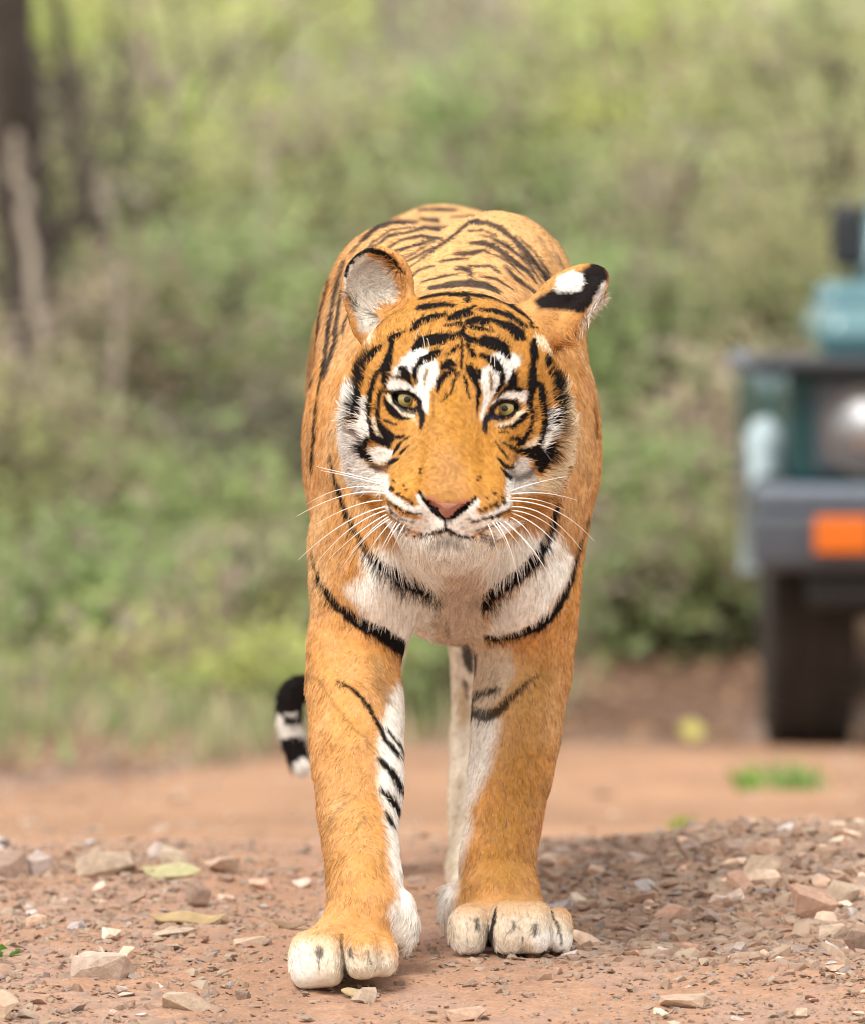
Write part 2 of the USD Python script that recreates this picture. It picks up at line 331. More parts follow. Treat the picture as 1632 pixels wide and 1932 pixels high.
# ---------------------------------------------------------------- undergrowth, shrubs and trees on the bank
M_bark = plain('bark', (.05, .038, .032), .9, .2, var=.5, scale=30, bump=.01)
M_pale_bark = plain('pale_bark', (.30, .25, .20), .9, .2, var=.3, scale=25, bump=.006)
def leaves(centers, size, r, col, var=.22, flat=.5):
    """Leaf-sized bent quads at the centres."""
    n = len(centers)
    a = r.normal(size=(n, 3)); a /= np.linalg.norm(a, axis=1, keepdims=True)
    nrm = r.normal(size=(n, 3)) + [0, -.3, flat * 2]; nrm /= np.linalg.norm(nrm, axis=1, keepdims=True)
    b = np.cross(nrm, a); b /= np.linalg.norm(b, axis=1, keepdims=True) + 1e-9
    a = np.cross(b, nrm)
    L = (size * r.uniform(.6, 1.3, n))[:, None]; W = L * .45
    v = np.stack([centers - a * L / 2, centers + b * W / 2 + nrm * L * .08, centers + a * L / 2 - nrm * L * .1, centers - b * W / 2 + nrm * L * .08], 1).reshape(-1, 3)
    k = np.arange(n)[:, None] * 4
    f = np.vstack([k + [0, 1, 2], k + [0, 2, 3]])
    c = np.repeat(np.asarray(col) * r.uniform(1 - var, 1 + var, (n, 1)), 4, 0)
    return v, f, c
GREEN = dict(bright=(.50, .57, .19), green=(.34, .42, .18), olive=(.41, .42, .22), dark=(.17, .17, .11), dry=(.47, .39, .29), grey=(.40, .36, .31))
def plant(px, py, wpx, hpx, dist, kind, label, cat='shrub', seed=0, n_clump=70, leaf=.06, fill=1.0, airy=.54, trunk=True, stem=.02, group=None):
    """A shrub whose crown fills about wpx x hpx around (px, py) in the photograph; it stands on the bank at its distance."""
    r = np.random.default_rng(seed + 1000)
    bot = py + .42 * hpx                      # a low plant stands where the line of sight to its foot meets the bank
    for dd in np.arange(24, dist, .1):
        if float(ground_z((px - 816) / F * dd, dd + EYE_Y, False)) > EYE_Z - (bot - 250) / F * dd: dist = dd; break
    y = dist + EYE_Y; c = P(px, py, y); s = S(y)
    ra, rb = wpx * s / 2, hpx * s / 2; rd = (ra + rb) / 2
    gz = float(ground_z(c[0], y, False))
    t = thing(cat.replace(' ', '_'), (0, 0, 0), label, cat, group)
    u = r.normal(size=(n_clump, 3)); u /= np.linalg.norm(u, axis=1, keepdims=True)
    u *= r.uniform(.25, 1.0, (n_clump, 1)) ** .5
    cc = (c + u * [ra, rd, rb])[: max(6, int(n_clump * airy))]
    cc = cc[cc[:, 2] > gz + .05]
    vs, fs, cs, n = [], [], [], 0
    for k, q in enumerate(cc):
        m = int(r.integers(26, 60) * fill)
        if m < 1: continue
        sg = r.uniform(.06, .16)
        tone = np.array(GREEN[kind] if r.random() > .25 else (.38, .32, .25)) * (r.uniform(.65, 1.4) if dist > 29 else r.uniform(.8, 1.2)) * r.uniform(.92, 1.08, 3)
        v, f, c3 = leaves(q + r.normal(size=(m, 3)) * sg * [1, 1, .7], leaf, r, tone)
        vs.append(v); fs.append(f + n); cs.append(c3); n += len(v)
    if vs: obj('crown', (np.vstack(vs), np.vstack(fs)), M_leaf, t, colors=np.vstack(cs))
    if trunk:
        base = np.array([c[0] + r.normal() * ra * .2, y, gz - .05]); parts = []
        for q in cc[:: max(1, len(cc) // 14)]:
            mid = base * .5 + q * .5 + r.normal(size=3) * .08
            pts = CubicSpline([0, .5, 1], np.stack([base, mid, q]))(np.linspace(0, 1, 7))
            parts.append(tube(pts, np.linspace(stem, stem * .3, 7), 6))
        obj('stems', join(parts), M_bark if kind not in ('dry', 'grey') else M_pale_bark, t)
    return t
def trunk(pts, r0, r1, label, mat, dist, name='tree', cat='tree', twigs=6, seed=0):
    """A bare stem through the given points of the photograph, its foot carried down to the ground."""
    r = np.random.default_rng(seed); y = dist + EYE_Y
    q = [P(a, b, y) for a, b in pts]
    gz = float(ground_z(q[-1][0], y, False))
    if q[-1][2] > gz: q.append(np.array([q[-1][0] + .02, y, gz - .08]))
    q = np.array(q); q[:, 1] += np.linspace(.3, 0, len(q))
    tt = np.linspace(0, 1, len(q)); u = np.linspace(0, 1, 24)
    p = PchipInterpolator(tt, q)(u) + r.normal(size=(24, 3)) * .006
    t = thing(name, (0, 0, 0), label, cat)
    obj('trunk', tube(p, np.linspace(r0, r1, 24) * r.uniform(.92, 1.08, 24), 12), mat, t, smooth=True)
    for k in range(twigs):
        a = p[int(r.integers(0, 18))]; dv = r.normal(size=3) * [.5, .3, .25] + [0, 0, .35]
        w = np.stack([a, a + dv * .4, a + dv + r.normal(size=3) * .08])
        obj('branch', tube(CubicSpline([0, .5, 1], w)(np.linspace(0, 1, 6)), np.linspace(r0 * .35, r0 * .08, 6), 6), mat, t)
    return t
# far wall of foliage first
plant(300, 180, 900, 640, 47, 'bright', 'bright green leafy bush high on the bank at the upper left', seed=1, n_clump=130)
plant(720, 120, 560, 560, 50, 'grey', 'greyish brown bare bush at the top middle of the woods', seed=2, n_clump=95, fill=.8)
plant(1180, 210, 640, 560, 46, 'bright', 'yellow green bush above and right of the tiger', seed=3, n_clump=110)
plant(1520, 260, 620, 620, 49, 'olive', 'pale olive bush at the upper right behind the vehicle', seed=4, n_clump=110)
plant(560, 420, 520, 520, 42, 'olive', 'olive green bush just left of the tiger back', seed=5, n_clump=100)
plant(900, 330, 520, 420, 43, 'green', 'mid green bush right behind the tiger back', seed=6, n_clump=95)
plant(1270, 520, 560, 520, 40, 'olive', 'olive bush between the tiger ear and the vehicle', seed=7, n_clump=95)
plant(120, 420, 480, 640, 38, 'dark', 'dark bush at the left edge behind the pale branches', seed=8, n_clump=90)
plant(360, 640, 520, 420, 37, 'green', 'green shrub in the middle of the left side', seed=9, n_clump=95)
plant(230, 650, 360, 380, 35.5, 'dry', 'brown twiggy shrub with withered leaves on the left', seed=10, n_clump=46, fill=.7)
plant(480, 900, 380, 320, 33, 'dark', 'dark green low shrub left of the tiger shoulder', seed=11, n_clump=60)
plant(1180, 700, 380, 420, 36, 'green', 'green shrub right of the tiger head', seed=12, n_clump=80)
plant(1370, 850, 300, 420, 34, 'dry', 'straw brown shrub left of the vehicle lamp', seed=13, n_clump=50, fill=.8)
plant(1560, 600, 420, 620, 41, 'olive', 'soft olive shrub directly behind the vehicle', seed=14, n_clump=90)
plant(60, 900, 360, 460, 33, 'olive', 'olive shrub at the left edge below the branches', seed=15, n_clump=65)
plant(1180, 960, 260, 240, 31, 'green', 'small bluish green shrub by the tiger right shoulder', seed=16, n_clump=50)
plant(300, 1010, 560, 260, 31, 'green', 'low green bush spreading across the left bank', seed=17, n_clump=80)
plant(480, 1130, 320, 240, 29, 'olive', 'low olive bush left of the tiger chest', seed=18, n_clump=55)
plant(120, 1170, 380, 260, 28.5, 'green', 'light green herb patch at the left above the track', seed=19, n_clump=60)
plant(1230, 1130, 330, 260, 28.5, 'green', 'soft green herb clump right of the tiger foreleg', seed=20, n_clump=60)
plant(830, 1290, 260, 220, 27.5, 'green', 'green herb clump seen between the tiger forelegs', seed=21, n_clump=40)
plant(470, 1300, 260, 170, 26.5, 'bright', 'bright green herb clump left of the tiger tail', seed=22, n_clump=36, leaf=.05)
plant(90, 1330, 330, 150, 26, 'bright', 'yellowish green herbs at the left edge of the track', seed=23, n_clump=36, leaf=.05)
plant(290, 1275, 300, 120, 25.5, 'dry', 'heap of dry tan leaves on the left bank', seed=24, n_clump=30, leaf=.08, trunk=False)
plant(1180, 1050, 200, 120, 27, 'dry', 'dry pinkish brown leaf clump right of the tiger', seed=25, n_clump=16, fill=.7)
plant(1360, 1120, 200, 260, 29, 'olive', 'olive herb clump beside the vehicle tyre', seed=26, n_clump=36)
plant(1360, 1000, 140, 120, 28, 'dark', 'small dark bush left of the vehicle bumper', seed=27, n_clump=20)
# stems
trunk([(10, -60), (20, 200), (40, 420), (56, 640), (66, 900)], .072, .08, 'thick dark tree trunk at the upper left corner', M_bark, 27.3, twigs=5, seed=1)
trunk([(95, -60), (120, 160), (150, 330), (190, 520)], .02, .028, 'thin dark stem right of the thick trunk', M_bark, 28.5, twigs=8, seed=2)
trunk([(15, 250), (40, 420), (62, 560), (90, 720), (105, 760)], .014, .02, 'pale leaning branch in front of the dark trunk', M_pale_bark, 26.4, 'bare_branch', 'branch', 2, 3)
trunk([(20, 640), (22, 800), (18, 1000), (25, 1130)], .012, .015, 'pale upright stem at the left edge', M_pale_bark, 26.2, 'bare_branch', 'branch', 1, 4)
trunk([(110, 760), (80, 930), (60, 1080)], .018, .022, 'pale slanting stem low on the left', M_pale_bark, 26.2, 'bare_branch', 'branch', 1, 5)
trunk([(330, 150), (290, 330), (240, 520), (200, 700)], .015, .02, 'thin brown sapling leaning left of the tiger', M_pale_bark, 30, twigs=7, seed=6)
trunk([(1245, 640), (1250, 760), (1262, 860), (1275, 930)], .045, .055, 'short dark tree stump right of the tiger', M_bark, 27.4, 'tree_stump', 'stump', 3, 7)
trunk([(1480, -60), (1482, 120), (1490, 300), (1495, 600)], .05, .06, 'grey brown tree trunk at the upper right', M_bark, 46, twigs=5, seed=8)
trunk([(1600, -60), (1596, 150), (1602, 400), (1600, 700)], .055, .065, 'brown tree trunk nearest the right edge', M_bark, 47, twigs=5, seed=9)
trunk([(1040, -60), (1060, 120), (1040, 300), (1050, 500)], .02, .025, 'thin bent stem above the tiger right ear', M_bark, 42, twigs=7, seed=10)
trunk([(780, -60), (760, 80), (800, 220), (790, 350)], .03, .03, 'brown bent sapling above the tiger back', M_bark, 44, twigs=9, seed=11)
trunk([(560, -60), (540, 200), (570, 420), (580, 640)], .018, .025, 'slender stem above the tiger left ear', M_bark, 40, twigs=7, seed=12)
for k, (a, b, c_, dd_) in enumerate(((420, -60, 560, 38), (640, -60, 380, 40), (700, -60, 300, 43), (860, -60, 340, 45), (960, -60, 420, 41), (1130, -60, 560, 39), (1210, -60, 620, 41), (1330, -60, 640, 40), (1400, -60, 560, 43), (250, -60, 640, 34), (1555, -60, 420, 44), (520, 200, 800, 29), (1310, 300, 880, 28), (170, 300, 900, 27.5))):
    rr_ = np.random.default_rng(50 + k); sx = rr_.normal() * 40
    trunk([(a, b), (a + sx * .5 + rr_.normal() * 15, b + (c_ - b) * .5), (a + sx, c_)], .010, .018, ('slim brown stem', 'slim grey stem')[k % 2] + (' above the head of the tiger', ' far left of the tiger', ' left of the tiger', ' right of the tiger', ' near the vehicle')[0 if 680 < a < 1000 else 1 if a < 300 else 2 if a < 680 else 3 if a < 1300 else 4] + f', {("topmost", "tallest", "thinnest", "straightest", "palest")[k % 5]} of those nearby' + (' and nearest the tiger' if k == 11 else ''), (M_bark, M_pale_bark)[k % 2], dd_, 'sapling', 'sapling', 7, 60 + k)
# grass and low weeds nobody could count
r = np.random.default_rng(5)
n = 42000
x = r.uniform(-2.2, 2.4, n); dd = 24.2 - 1.6 * smoothstep(-.2, -.6, x) + 3.2 * smoothstep(.1, .5, x) + 3.0 * (meshkit.fbm(np.stack([x * 2.2, 0 * x, 0 * x], 1), 3, 78) - .42) + 16 * r.random(n) ** 1.3 - 2.6 * r.random(n) ** 3
dens = meshkit.fbm(np.stack([x * 1.3, dd * .9, 0 * x], 1), 3, 77)
ok = r.random(n) < smoothstep(.35, .6, dens); x, dd, dens = x[ok], dd[ok], dens[ok]; n = len(x)
base = np.stack([x, dd + EYE_Y, ground_z(x, dd + EYE_Y, False) - .01], 1)
hgt = r.uniform(.04, .17, n)[:, None]; lean = r.normal(size=(n, 3)) * [.35, .35, 0]
side = np.stack([np.cos(a := r.uniform(0, 6.3, n)), np.sin(a), 0 * a], 1) * r.uniform(.004, .010, n)[:, None]
tip, mid = base + hgt * (lean + [0, 0, 1]), base + hgt * (lean * .3 + [0, 0, .55])
v = np.stack([base - side, base + side, mid + side * .8, mid - side * .8, tip], 1).reshape(-1, 3)
k = np.arange(n)[:, None] * 5
f = np.vstack([k + [0, 1, 2], k + [0, 2, 3], k + [3, 2, 4]])
cg = np.where((r.random(n) < .5)[:, None], [.46, .38, .25], [.27, .33, .14]) * r.uniform(.6, 1.4, (n, 1))
tag(obj('grass', (v, f), M_leaf, colors=np.repeat(cg, 5, 0)), 'green and straw coloured grass covering the bank behind the track', 'grass', kind='stuff')
# fallen leaf litter along the track's far edge
n = 2600
x = r.uniform(-1.6, 1.6, n); dd = r.uniform(18.5, 25.5, n)
ok = (r.random(n) < smoothstep(21.8, 24, dd) + .9 * smoothstep(-.05, -.7, x) * (dd > 20 + 3 * smoothstep(-.9, 0, x))); x, dd = x[ok], dd[ok]
c = np.stack([x, dd + EYE_Y, ground_z(x, dd + EYE_Y, False) + .012], 1)
v, f, cc = leaves(c, .06, r, (.42, .27, .17), .5, 1.5)
tag(obj('leaf_litter', (v, f), M_leaf, colors=cc), 'dry brown leaf litter along the far edge of the track', 'leaf litter', kind='stuff')
def tuft(px, py, wpx, hpx, dist, label, seed, n=60, col=(.17, .33, .05)):
    r = np.random.default_rng(seed); y = dist + EYE_Y; s = S(y); cx = P(px, py, y)[0]
    gz = float(ground_z(cx, y, False)); vs, fs, k = [], [], 0
    t = thing('weed_tuft', (cx, y, gz), label, 'weed')
    for q in range(n):
        b = np.array([r.normal() * wpx * s * .22, r.normal() * .03, -.005]); h = hpx * s * r.uniform(.5, 1.1)
        le = r.normal(size=3) * [.5, .4, 0]; sd = np.array([r.normal(), r.normal(), 0]); sd = sd / np.linalg.norm(sd) * r.uniform(.003, .009)
        m, e = b + h * (le * .35 + [0, 0, .6]), b + h * (le + [0, 0, 1])
        vs.append(np.stack([b - sd * .5, b + sd * .5, m + sd, m - sd, e])); fs.append(np.array([[0, 1, 2], [0, 2, 3], [3, 2, 4]]) + k); k += 5
    v = np.vstack(vs)
    obj('blades', (v, np.vstack(fs)), M_leaf, t, colors=np.repeat(np.array(col) * r.uniform(.7, 1.4, (n, 1)), 5, 0))
tuft(1510, 1525, 180, 70, 18.2, 'bright green weed on the track before the vehicle tyre', 1, 40, (.22, .33, .10))
tuft(1420, 1505, 60, 60, 18.4, 'small green weed left of the bright green weed', 2, 26)
tuft(1545, 1620, 50, 34, 13.2, 'little green sprout behind the gravel bank', 3, 18)
tuft(1290, 1585, 90, 40, 14.5, 'thin yellowish sprout on the track behind the gravel bank', 4, 16, (.28, .30, .09))
tuft(0, 1800, 70, 26, 10.95, 'green blades at the left edge of the picture', 5, 14, (.12, .26, .04))
# ---------------------------------------------------------------- the vehicle, parked on the far side of the track
M_teal = plain('teal_paint', (.006, .045, .048), .45, .35, var=.2, scale=6)
M_hood = plain('lit_teal_paint', (.075, .18, .205), .35, .5, var=.1, scale=6, coat_weight=.3)  # teal made paler: light on the bonnet put into the colour
M_grey = plain('grey_plastic', (.055, .063, .078), .55, .4, var=.15, scale=12)
M_palegrey = plain('skylit_flare', (.36, .45, .48), .5, .4, var=.08, scale=8)  # light plastic, with the sky reflection painted into its pale tone
M_black = plain('black_plastic', (.018, .02, .024), .5, .4, var=.2, scale=12)
M_tyre = plain('dusty_tyre', (.035, .029, .024), .9, .2, var=.35, scale=18, bump=.004)
M_chrome = plain('reflector', (.34, .34, .35), .5, .5, 1.0, var=.05)
M_amber = usdkit.material(stage, '/World/Looks/amber_lens', {'p': ('principled_bsdf', {'base_color': (.60, .125, .004), 'roughness': .25, 'coat_weight': .3})}, surface='p.BSDF')
M_glass = usdkit.material(stage, '/World/Looks/clear_glass', {'t': ('transparent_bsdf', {'color': (.93, .96, .96)}), 'g': ('glossy_bsdf', {'roughness': .02}), 'f': ('fresnel', {'IOR': 1.5}), 'm': ('mix_closure', {})},
                          [('f.fac', 'm.fac'), ('t.BSDF', 'm.closure1'), ('g.BSDF', 'm.closure2')], surface='m.closure')
JY = 11.0
jz = lambda py: EYE_Z - (py - 250) * S(JY)
jx = lambda px: (px - 816) * S(JY)
GZ = float(ground_z(.88, 11.45, False))
jeep = thing('safari_jeep', (0, 0, 0), 'dark teal open safari jeep with amber indicator, cut off by the right edge', 'jeep')
XC = 1.53
mir = lambda x: 2 * XC - x
def both(fn):
    fn(lambda x: x); fn(mir)
def lohi(a, b): return (a, b) if a < b else (b, a)
# bumper: a channel, its upper lip painted lighter for the light on top
obj('bumper', rbox(jx(1420), mir(jx(1420)), JY - .10, JY + .12, jz(1075), jz(962), .03), M_grey, jeep, smooth=35)
obj('bumper_lip', rbox(jx(1424), mir(jx(1424)), JY - .07, JY + .14, jz(960), jz(912), .02), plain('lit_grey_lip', (.12, .145, .18), .5, .4), jeep, smooth=35)
obj('valance', rbox(.86, mir(.86), JY + .03, JY + .25, jz(1150), jz(1077), .02), M_black, jeep, smooth=35)
for s in (0, 1):
    x0, x1 = jx(1533), jx(1640)
    if s: x0, x1 = mir(x1), mir(x0)
    t_ = obj('indicator', rbox(x0, x1, JY - .125, JY - .10, jz(1040), jz(970), .008), M_amber, jeep, smooth=35)
# nose panel, headlights, grille
obj('nose_panel', rbox(jx(1488), mir(jx(1488)), JY + .02, JY + .12, jz(911), jz(700), .02), M_teal, jeep, smooth=35)
for s in (0, 1):
    x0, x1 = jx(1538), 1.12
    if s: x0, x1 = mir(x1), mir(x0)
    obj('headlight_panel', rbox(x0, x1, JY - .002, JY + .03, jz(890), jz(712), .012), M_grey, jeep, smooth=35)
    cx, cz = (1.0 if not s else mir(1.0)), jz(812)
    R = np.array([[1, 0, 0], [0, 0, -1], [0, 1, 0]], float)
    def turned(prof, sides=48):
        m = trimesh.creation.revolve(np.array(prof), sections=sides); T4 = np.eye(4); T4[:3, :3] = np.array([[1, 0, 0], [0, 0, 1], [0, -1, 0]], float)
        m.apply_transform(T4); m.apply_translation([cx, JY - .004, cz]); return m
    hl = obj('headlight', turned([(0, -.05), (.05, -.035), (.085, 0), (.088, .004), (.0, .0041)][:4] + [(.088, .006), (.08, .0055), (.045, -.02), (0, -.03)]), M_chrome, jeep, smooth=30)
    obj('rim', turned([(.088, 0), (.104, 0), (.106, .012), (.1, .02), (.09, .02), (.088, .012), (.088, 0)]), plain(f'lamp_rim_{s}', (.16, .15, .14), .35, .5, .6), hl, smooth=30)
    obj('lens', turned([(.0885, .010), (.06, .021), (.03, .027), (0, .029)]), M_glass, hl, smooth=True)
for k in range(11):
    x = 1.17 + k * (mir(1.17) - 1.17) / 10
    obj('grille_bar', rbox(x - .012, x + .012, JY - .012, JY + .03, jz(890), jz(715), .006, 2), M_black, jeep, smooth=35)
# shelf-like front edge of the bonnet sticking out over the wing
obj('brush_guard', rbox(jx(1388), mir(jx(1388)), JY - .06, JY + .22, jz(702), jz(672), .016), plain('dark_guard', (.028, .032, .04), .5, .4), jeep, smooth=35)
for s in (0, 1):
    x = jx(1398) if not s else mir(jx(1398))
    m = trimesh.creation.icosphere(3, .028); m.apply_scale([1.2, 1.6, .9]); m.apply_translation([x, JY - .03, jz(682)])
    obj('guard_cap', m, plain(f'cap_grey_{s}', (.14, .16, .19), .5, .4), jeep, smooth=True)
# bonnet and cowl
bon = join([trimesh.Trimesh(*(lambda m: (m.vert_properties[:, :3], m.tri_verts))(rbox(jx(1548), mir(jx(1548)), JY + .05, JY + 1.15, jz(672) + .002, jz(598), .05).to_mesh()), process=False)])
obj('bonnet', bon, M_hood, jeep, smooth=40)
obj('cowl', rbox(jx(1575), mir(jx(1575)), JY + 1.0, JY + 1.3, jz(620), jz(545), .04), M_hood, jeep, smooth=40)
# wings with pale rounded flares
for s in (0, 1):
    f_ = (lambda x: x) if not s else mir
    ax, az = JY + .52, GZ + .35
    prof = []
    n = 40
    th = np.linspace(.78, math.pi - .1, n)
    sec = [(jx(1490), .39), (jx(1464), .42), (jx(1438), .41), (jx(1423), .38), (jx(1419), .36), (jx(1425), .355), (jx(1490), .362)]
    vv = np.array([[f_(x), ax - rr * math.cos(a), az + rr * math.sin(a) * 1.0] for a in th for (x, rr) in sec])
    m_ = len(sec); ff = []
    for a in range(n - 1):
        for b in range(m_):
            c0, c1 = a * m_ + b, a * m_ + (b + 1) % m_
            ff.append((c0, c1, c1 + m_, c0 + m_))
    ff = np.array(ff); ff = ff if s else ff[:, ::-1]
    obj('wheel_arch', (vv, ff), M_palegrey, jeep, smooth=True)
    x0, x1 = lohi(f_(jx(1490)), f_(jx(1545)))
    obj('wing', rbox(x0, x1, JY + .10, JY + 1.1, jz(905), .36, .03), M_teal, jeep, smooth=35)
    x0, x1 = lohi(f_(.80), f_(.86))
    obj('body_side', rbox(x0, x1, JY + 1.05, JY + 3.3, jz(1000), .33, .03), M_teal, jeep, smooth=35)
obj('floor_pan', rbox(.86, mir(.86), JY + .2, JY + 3.28, jz(1010), jz(985), .01), M_black, jeep, smooth=35)
obj('tailboard', rbox(.86, mir(.86), JY + 3.24, JY + 3.30, jz(980), .33, .02), M_teal, jeep, smooth=35)
# windscreen
for s in (0, 1):
    f_ = (lambda x: x) if not s else mir
    pts = np.array([P(1630, 610, JY + 1.2), P(1644, 500, JY + 1.27), P(1664, 370, JY + 1.36), P(1684, 230, JY + 1.45)]); pts[:, 0] = f_(pts[:, 0])
    obj('windscreen_post', tube(pts, .026, 10), M_hood, jeep, smooth=True)
    x0, x1 = lohi(f_(P(1568, 0, JY + 1.14)[0]), f_(P(1634, 0, JY + 1.14)[0]))
    mi = obj('mirror', rbox(x0, x1, JY + 1.12, JY + 1.18, P(0, 502, JY + 1.14)[2], P(0, 386, JY + 1.14)[2], .02), M_black, jeep, smooth=35)
    ap = np.array([P(1612, 495, JY + 1.16), P(1606, 560, JY + 1.2), P(1616, 620, JY + 1.2)]); ap[:, 0] = f_(ap[:, 0])
    obj('arm', tube(ap, .011, 8), M_black, mi, smooth=True)
_b, _t = P(1630, 600, JY + 1.2), P(1684, 232, JY + 1.45)
obj('windscreen_rail', tube(np.array([_t, [mir(_t[0]), _t[1], _t[2]]]), .026, 10), M_hood, jeep, smooth=True)
_c = np.array([_b, [mir(_b[0]), *_b[1:]], [mir(_t[0]), *_t[1:]], _t]); _c = np.vstack([_c, _c + [0, .006, 0]])
obj('windscreen_pane', (_c, np.array([[0, 1, 2, 3], [7, 6, 5, 4], [0, 4, 5, 1], [1, 5, 6, 2], [2, 6, 7, 3], [3, 7, 4, 0]])), M_glass, jeep)
# wheels
def wheel(x, y):
    w = UsdGeom.Xform.Define(stage, fresh('wheel', jeep)).GetPrim()
    n = 64; W = .105
    prof = [(-W * .8, .19), (-W, .24), (-W, .30), (-W * .93, .335), (-W * .8, .346), (-W * .3, .35), (W * .3, .35), (W * .8, .346), (W * .93, .335), (W, .30), (W, .24), (W * .8, .19)]
    th = np.arange(n) * 2 * np.pi / n
    vv = np.array([[x + p, y + r * math.cos(t), GZ + .35 + r * math.sin(t)] for t in th for p, r in prof]); m_ = len(prof)
    ff = np.array([(a * m_ + b, a * m_ + b + 1, ((a + 1) % n) * m_ + b + 1, ((a + 1) % n) * m_ + b) for a in range(n) for b in range(m_ - 1)])
    lugs = []
    for a in range(48):
        for k, o in ((-.07, 0), (0, .5), (.07, 0)):
            t = (a + o) * 2 * np.pi / 48
            b = trimesh.creation.box((.05, .026, .014)); b.apply_transform(trimesh.transformations.rotation_matrix(t - np.pi / 2, [1, 0, 0]))
            b.apply_translation([x + k, y + .352 * math.cos(t), GZ + .352 + .352 * math.sin(t)]); lugs.append(b)
    obj('tyre', join([trimesh.Trimesh(vv, np.vstack([ff[:, [0, 1, 2]], ff[:, [0, 2, 3]]]), process=False)] + lugs), M_tyre, w, smooth=30)
    c = trimesh.creation.cylinder(.195, W * 1.5, sections=40); c.apply_transform(trimesh.transformations.rotation_matrix(np.pi / 2, [0, 1, 0])); c.apply_translation([x, y, GZ + .35])
    h = trimesh.creation.cylinder(.06, W * 1.9, sections=24); h.apply_transform(trimesh.transformations.rotation_matrix(np.pi / 2, [0, 1, 0])); h.apply_translation([x, y, GZ + .35])
    obj('rim', join([c, h]), M_grey, w, smooth=30)
for x in (.878, mir(.878)):
    wheel(x, JY + .52); wheel(x + (.07 if x < XC else -.07), JY + 2.75)
obj('axle', tube(np.array([[.9, JY + .52, GZ + .34], [mir(.9), JY + .52, GZ + .34]]), .045, 12), M_black, jeep, smooth=True)
# ---------------------------------------------------------------- the tiger: one continuous body from a field of blended forms
HEAD, EARL, EARR, TORSO, LEGL, LEGR, HIND, TAIL = range(8)
FH = 0.0004
EYE0 = P(860, 761, -.30); PHI = math.radians(5.0); CP, SP = math.cos(PHI), math.sin(PHI)
HX, HY, HZ = np.array([CP, 0, -SP]), np.array([SP, 0, CP]), np.array([0, -1.0, 0])
HR = np.stack([HX, HY, HZ], 1) / 1000
def H(a, b, c):                           # the head's own frame: mm to its left (picture right), up, forward
    return EYE0 + HR @ np.array([a, b, c], float)
prims = []
def el(c, r, k, lab, R=None): prims.append(('el', np.asarray(c, float), np.asarray(r, float), R, k, lab))
def rc(a, b, ra, rb, k, lab): prims.append(('rc', np.asarray(a, float), np.asarray(b, float), (ra, rb), k, lab))
def chain(pts, k, lab):                   # a limb: its spans meet without swelling at the joints
    p = np.array([a for a, _ in pts], float); r = np.array([b for _, b in pts], float); t = np.arange(len(p))
    u = np.linspace(0, len(p) - 1, (len(p) - 1) * 2 + 1); p, r = PchipInterpolator(t, p)(u), PchipInterpolator(t, r)(u)
    prims.append(('chain', [('rc', p[i], p[i + 1], (r[i], r[i + 1])) for i in range(len(p) - 1)], None, None, k, lab))
def dist(pr, p):
    if pr[0] == 'el':
        q = p - pr[1]
        if pr[3] is not None: q = q @ pr[3]
        k0 = np.linalg.norm(q / pr[2], axis=1); k1 = np.linalg.norm(q / pr[2] ** 2, axis=1)
        return k0 * (k0 - 1) / np.maximum(k1, 1e-9)
    if pr[0] == 'rc':
        a, b, (ra, rb) = pr[1:4]; ab = b - a; t = np.clip((p - a) @ ab / (ab @ ab), 0, 1)
        return np.linalg.norm(p - a - t[:, None] * ab, axis=1) - (ra + (rb - ra) * t)
    if pr[0] == 'sq':                      # a toe: flatter in front than a ball, sloping down and forward
        q = p - pr[1]; q = np.stack([q[:, 0], q[:, 1] - .35 * q[:, 2], q[:, 2]], 1) / pr[2]
        return np.maximum(((np.abs(q) ** 2.5).sum(1) ** (1 / 2.5) - 1) * pr[2].min() * .9, pr[3] - p[:, 2])      # the sole is flat
    if pr[0] == 'chain': return np.min([dist(x, p) for x in pr[1]], axis=0)
    y = np.clip(p[:, 1], TRY[0], TRY[-1]); x0, zc, rx, rz = TRUNK(y).T
    q = np.sqrt(((p[:, 0] - x0) / rx) ** 2 + ((p[:, 2] - zc) / rz) ** 2)
    dd = (q - 1) * np.minimum(rx, rz); ey = np.abs(p[:, 1] - y)
    return np.where(ey > 0, np.hypot(np.maximum(dd, 0), ey), dd)
TRY = np.array([-.03, .05, .15, .35, .7, 1.0, 1.2, 1.4, 1.5, 1.55])
TRUNK = PchipInterpolator(TRY, np.array([[.02, .57, .05, .08], [.02, .575, .12, .17], [.02, .58, .158, .205], [.02, .585, .162, .215], [.018, .60, .158, .215],
                                         [.015, .625, .158, .207], [.013, .655, .164, .192], [.012, .66, .145, .165], [.012, .66, .09, .11], [.012, .66, .03, .04]]))
prims.append(('trunk', None, None, None, .03, TORSO))
def pr(v, y): return v * S(y)
# chest, shoulders, neck
el(P(850, 1045, .13), (pr(118, .13), .11, pr(165, .13)), .045, TORSO)
el(P(712, 1085, .04), (pr(88, .04), .095, pr(125, .04)), .03, TORSO)
el(P(982, 1085, .06), (pr(84, .06), .095, pr(120, .06)), .03, TORSO)
el(P(1015, 850, .17), (pr(103, .15), .17, pr(215, .15)), .05, TORSO)
el(P(690, 860, .14), (pr(100, .12), .16, pr(225, .12)), .05, TORSO)
el(P(945, 580, .34), (.092, .20, .112), .06, TORSO)
el(P(745, 600, .24), (.085, .16, .11), .05, TORSO)
rc(P(862, 650, .14), H(0, 10, -125), .108, .09, .05, TORSO)
rc(H(0, -95, -75), P(850, 1000, .06), .068, .085, .05, TORSO)
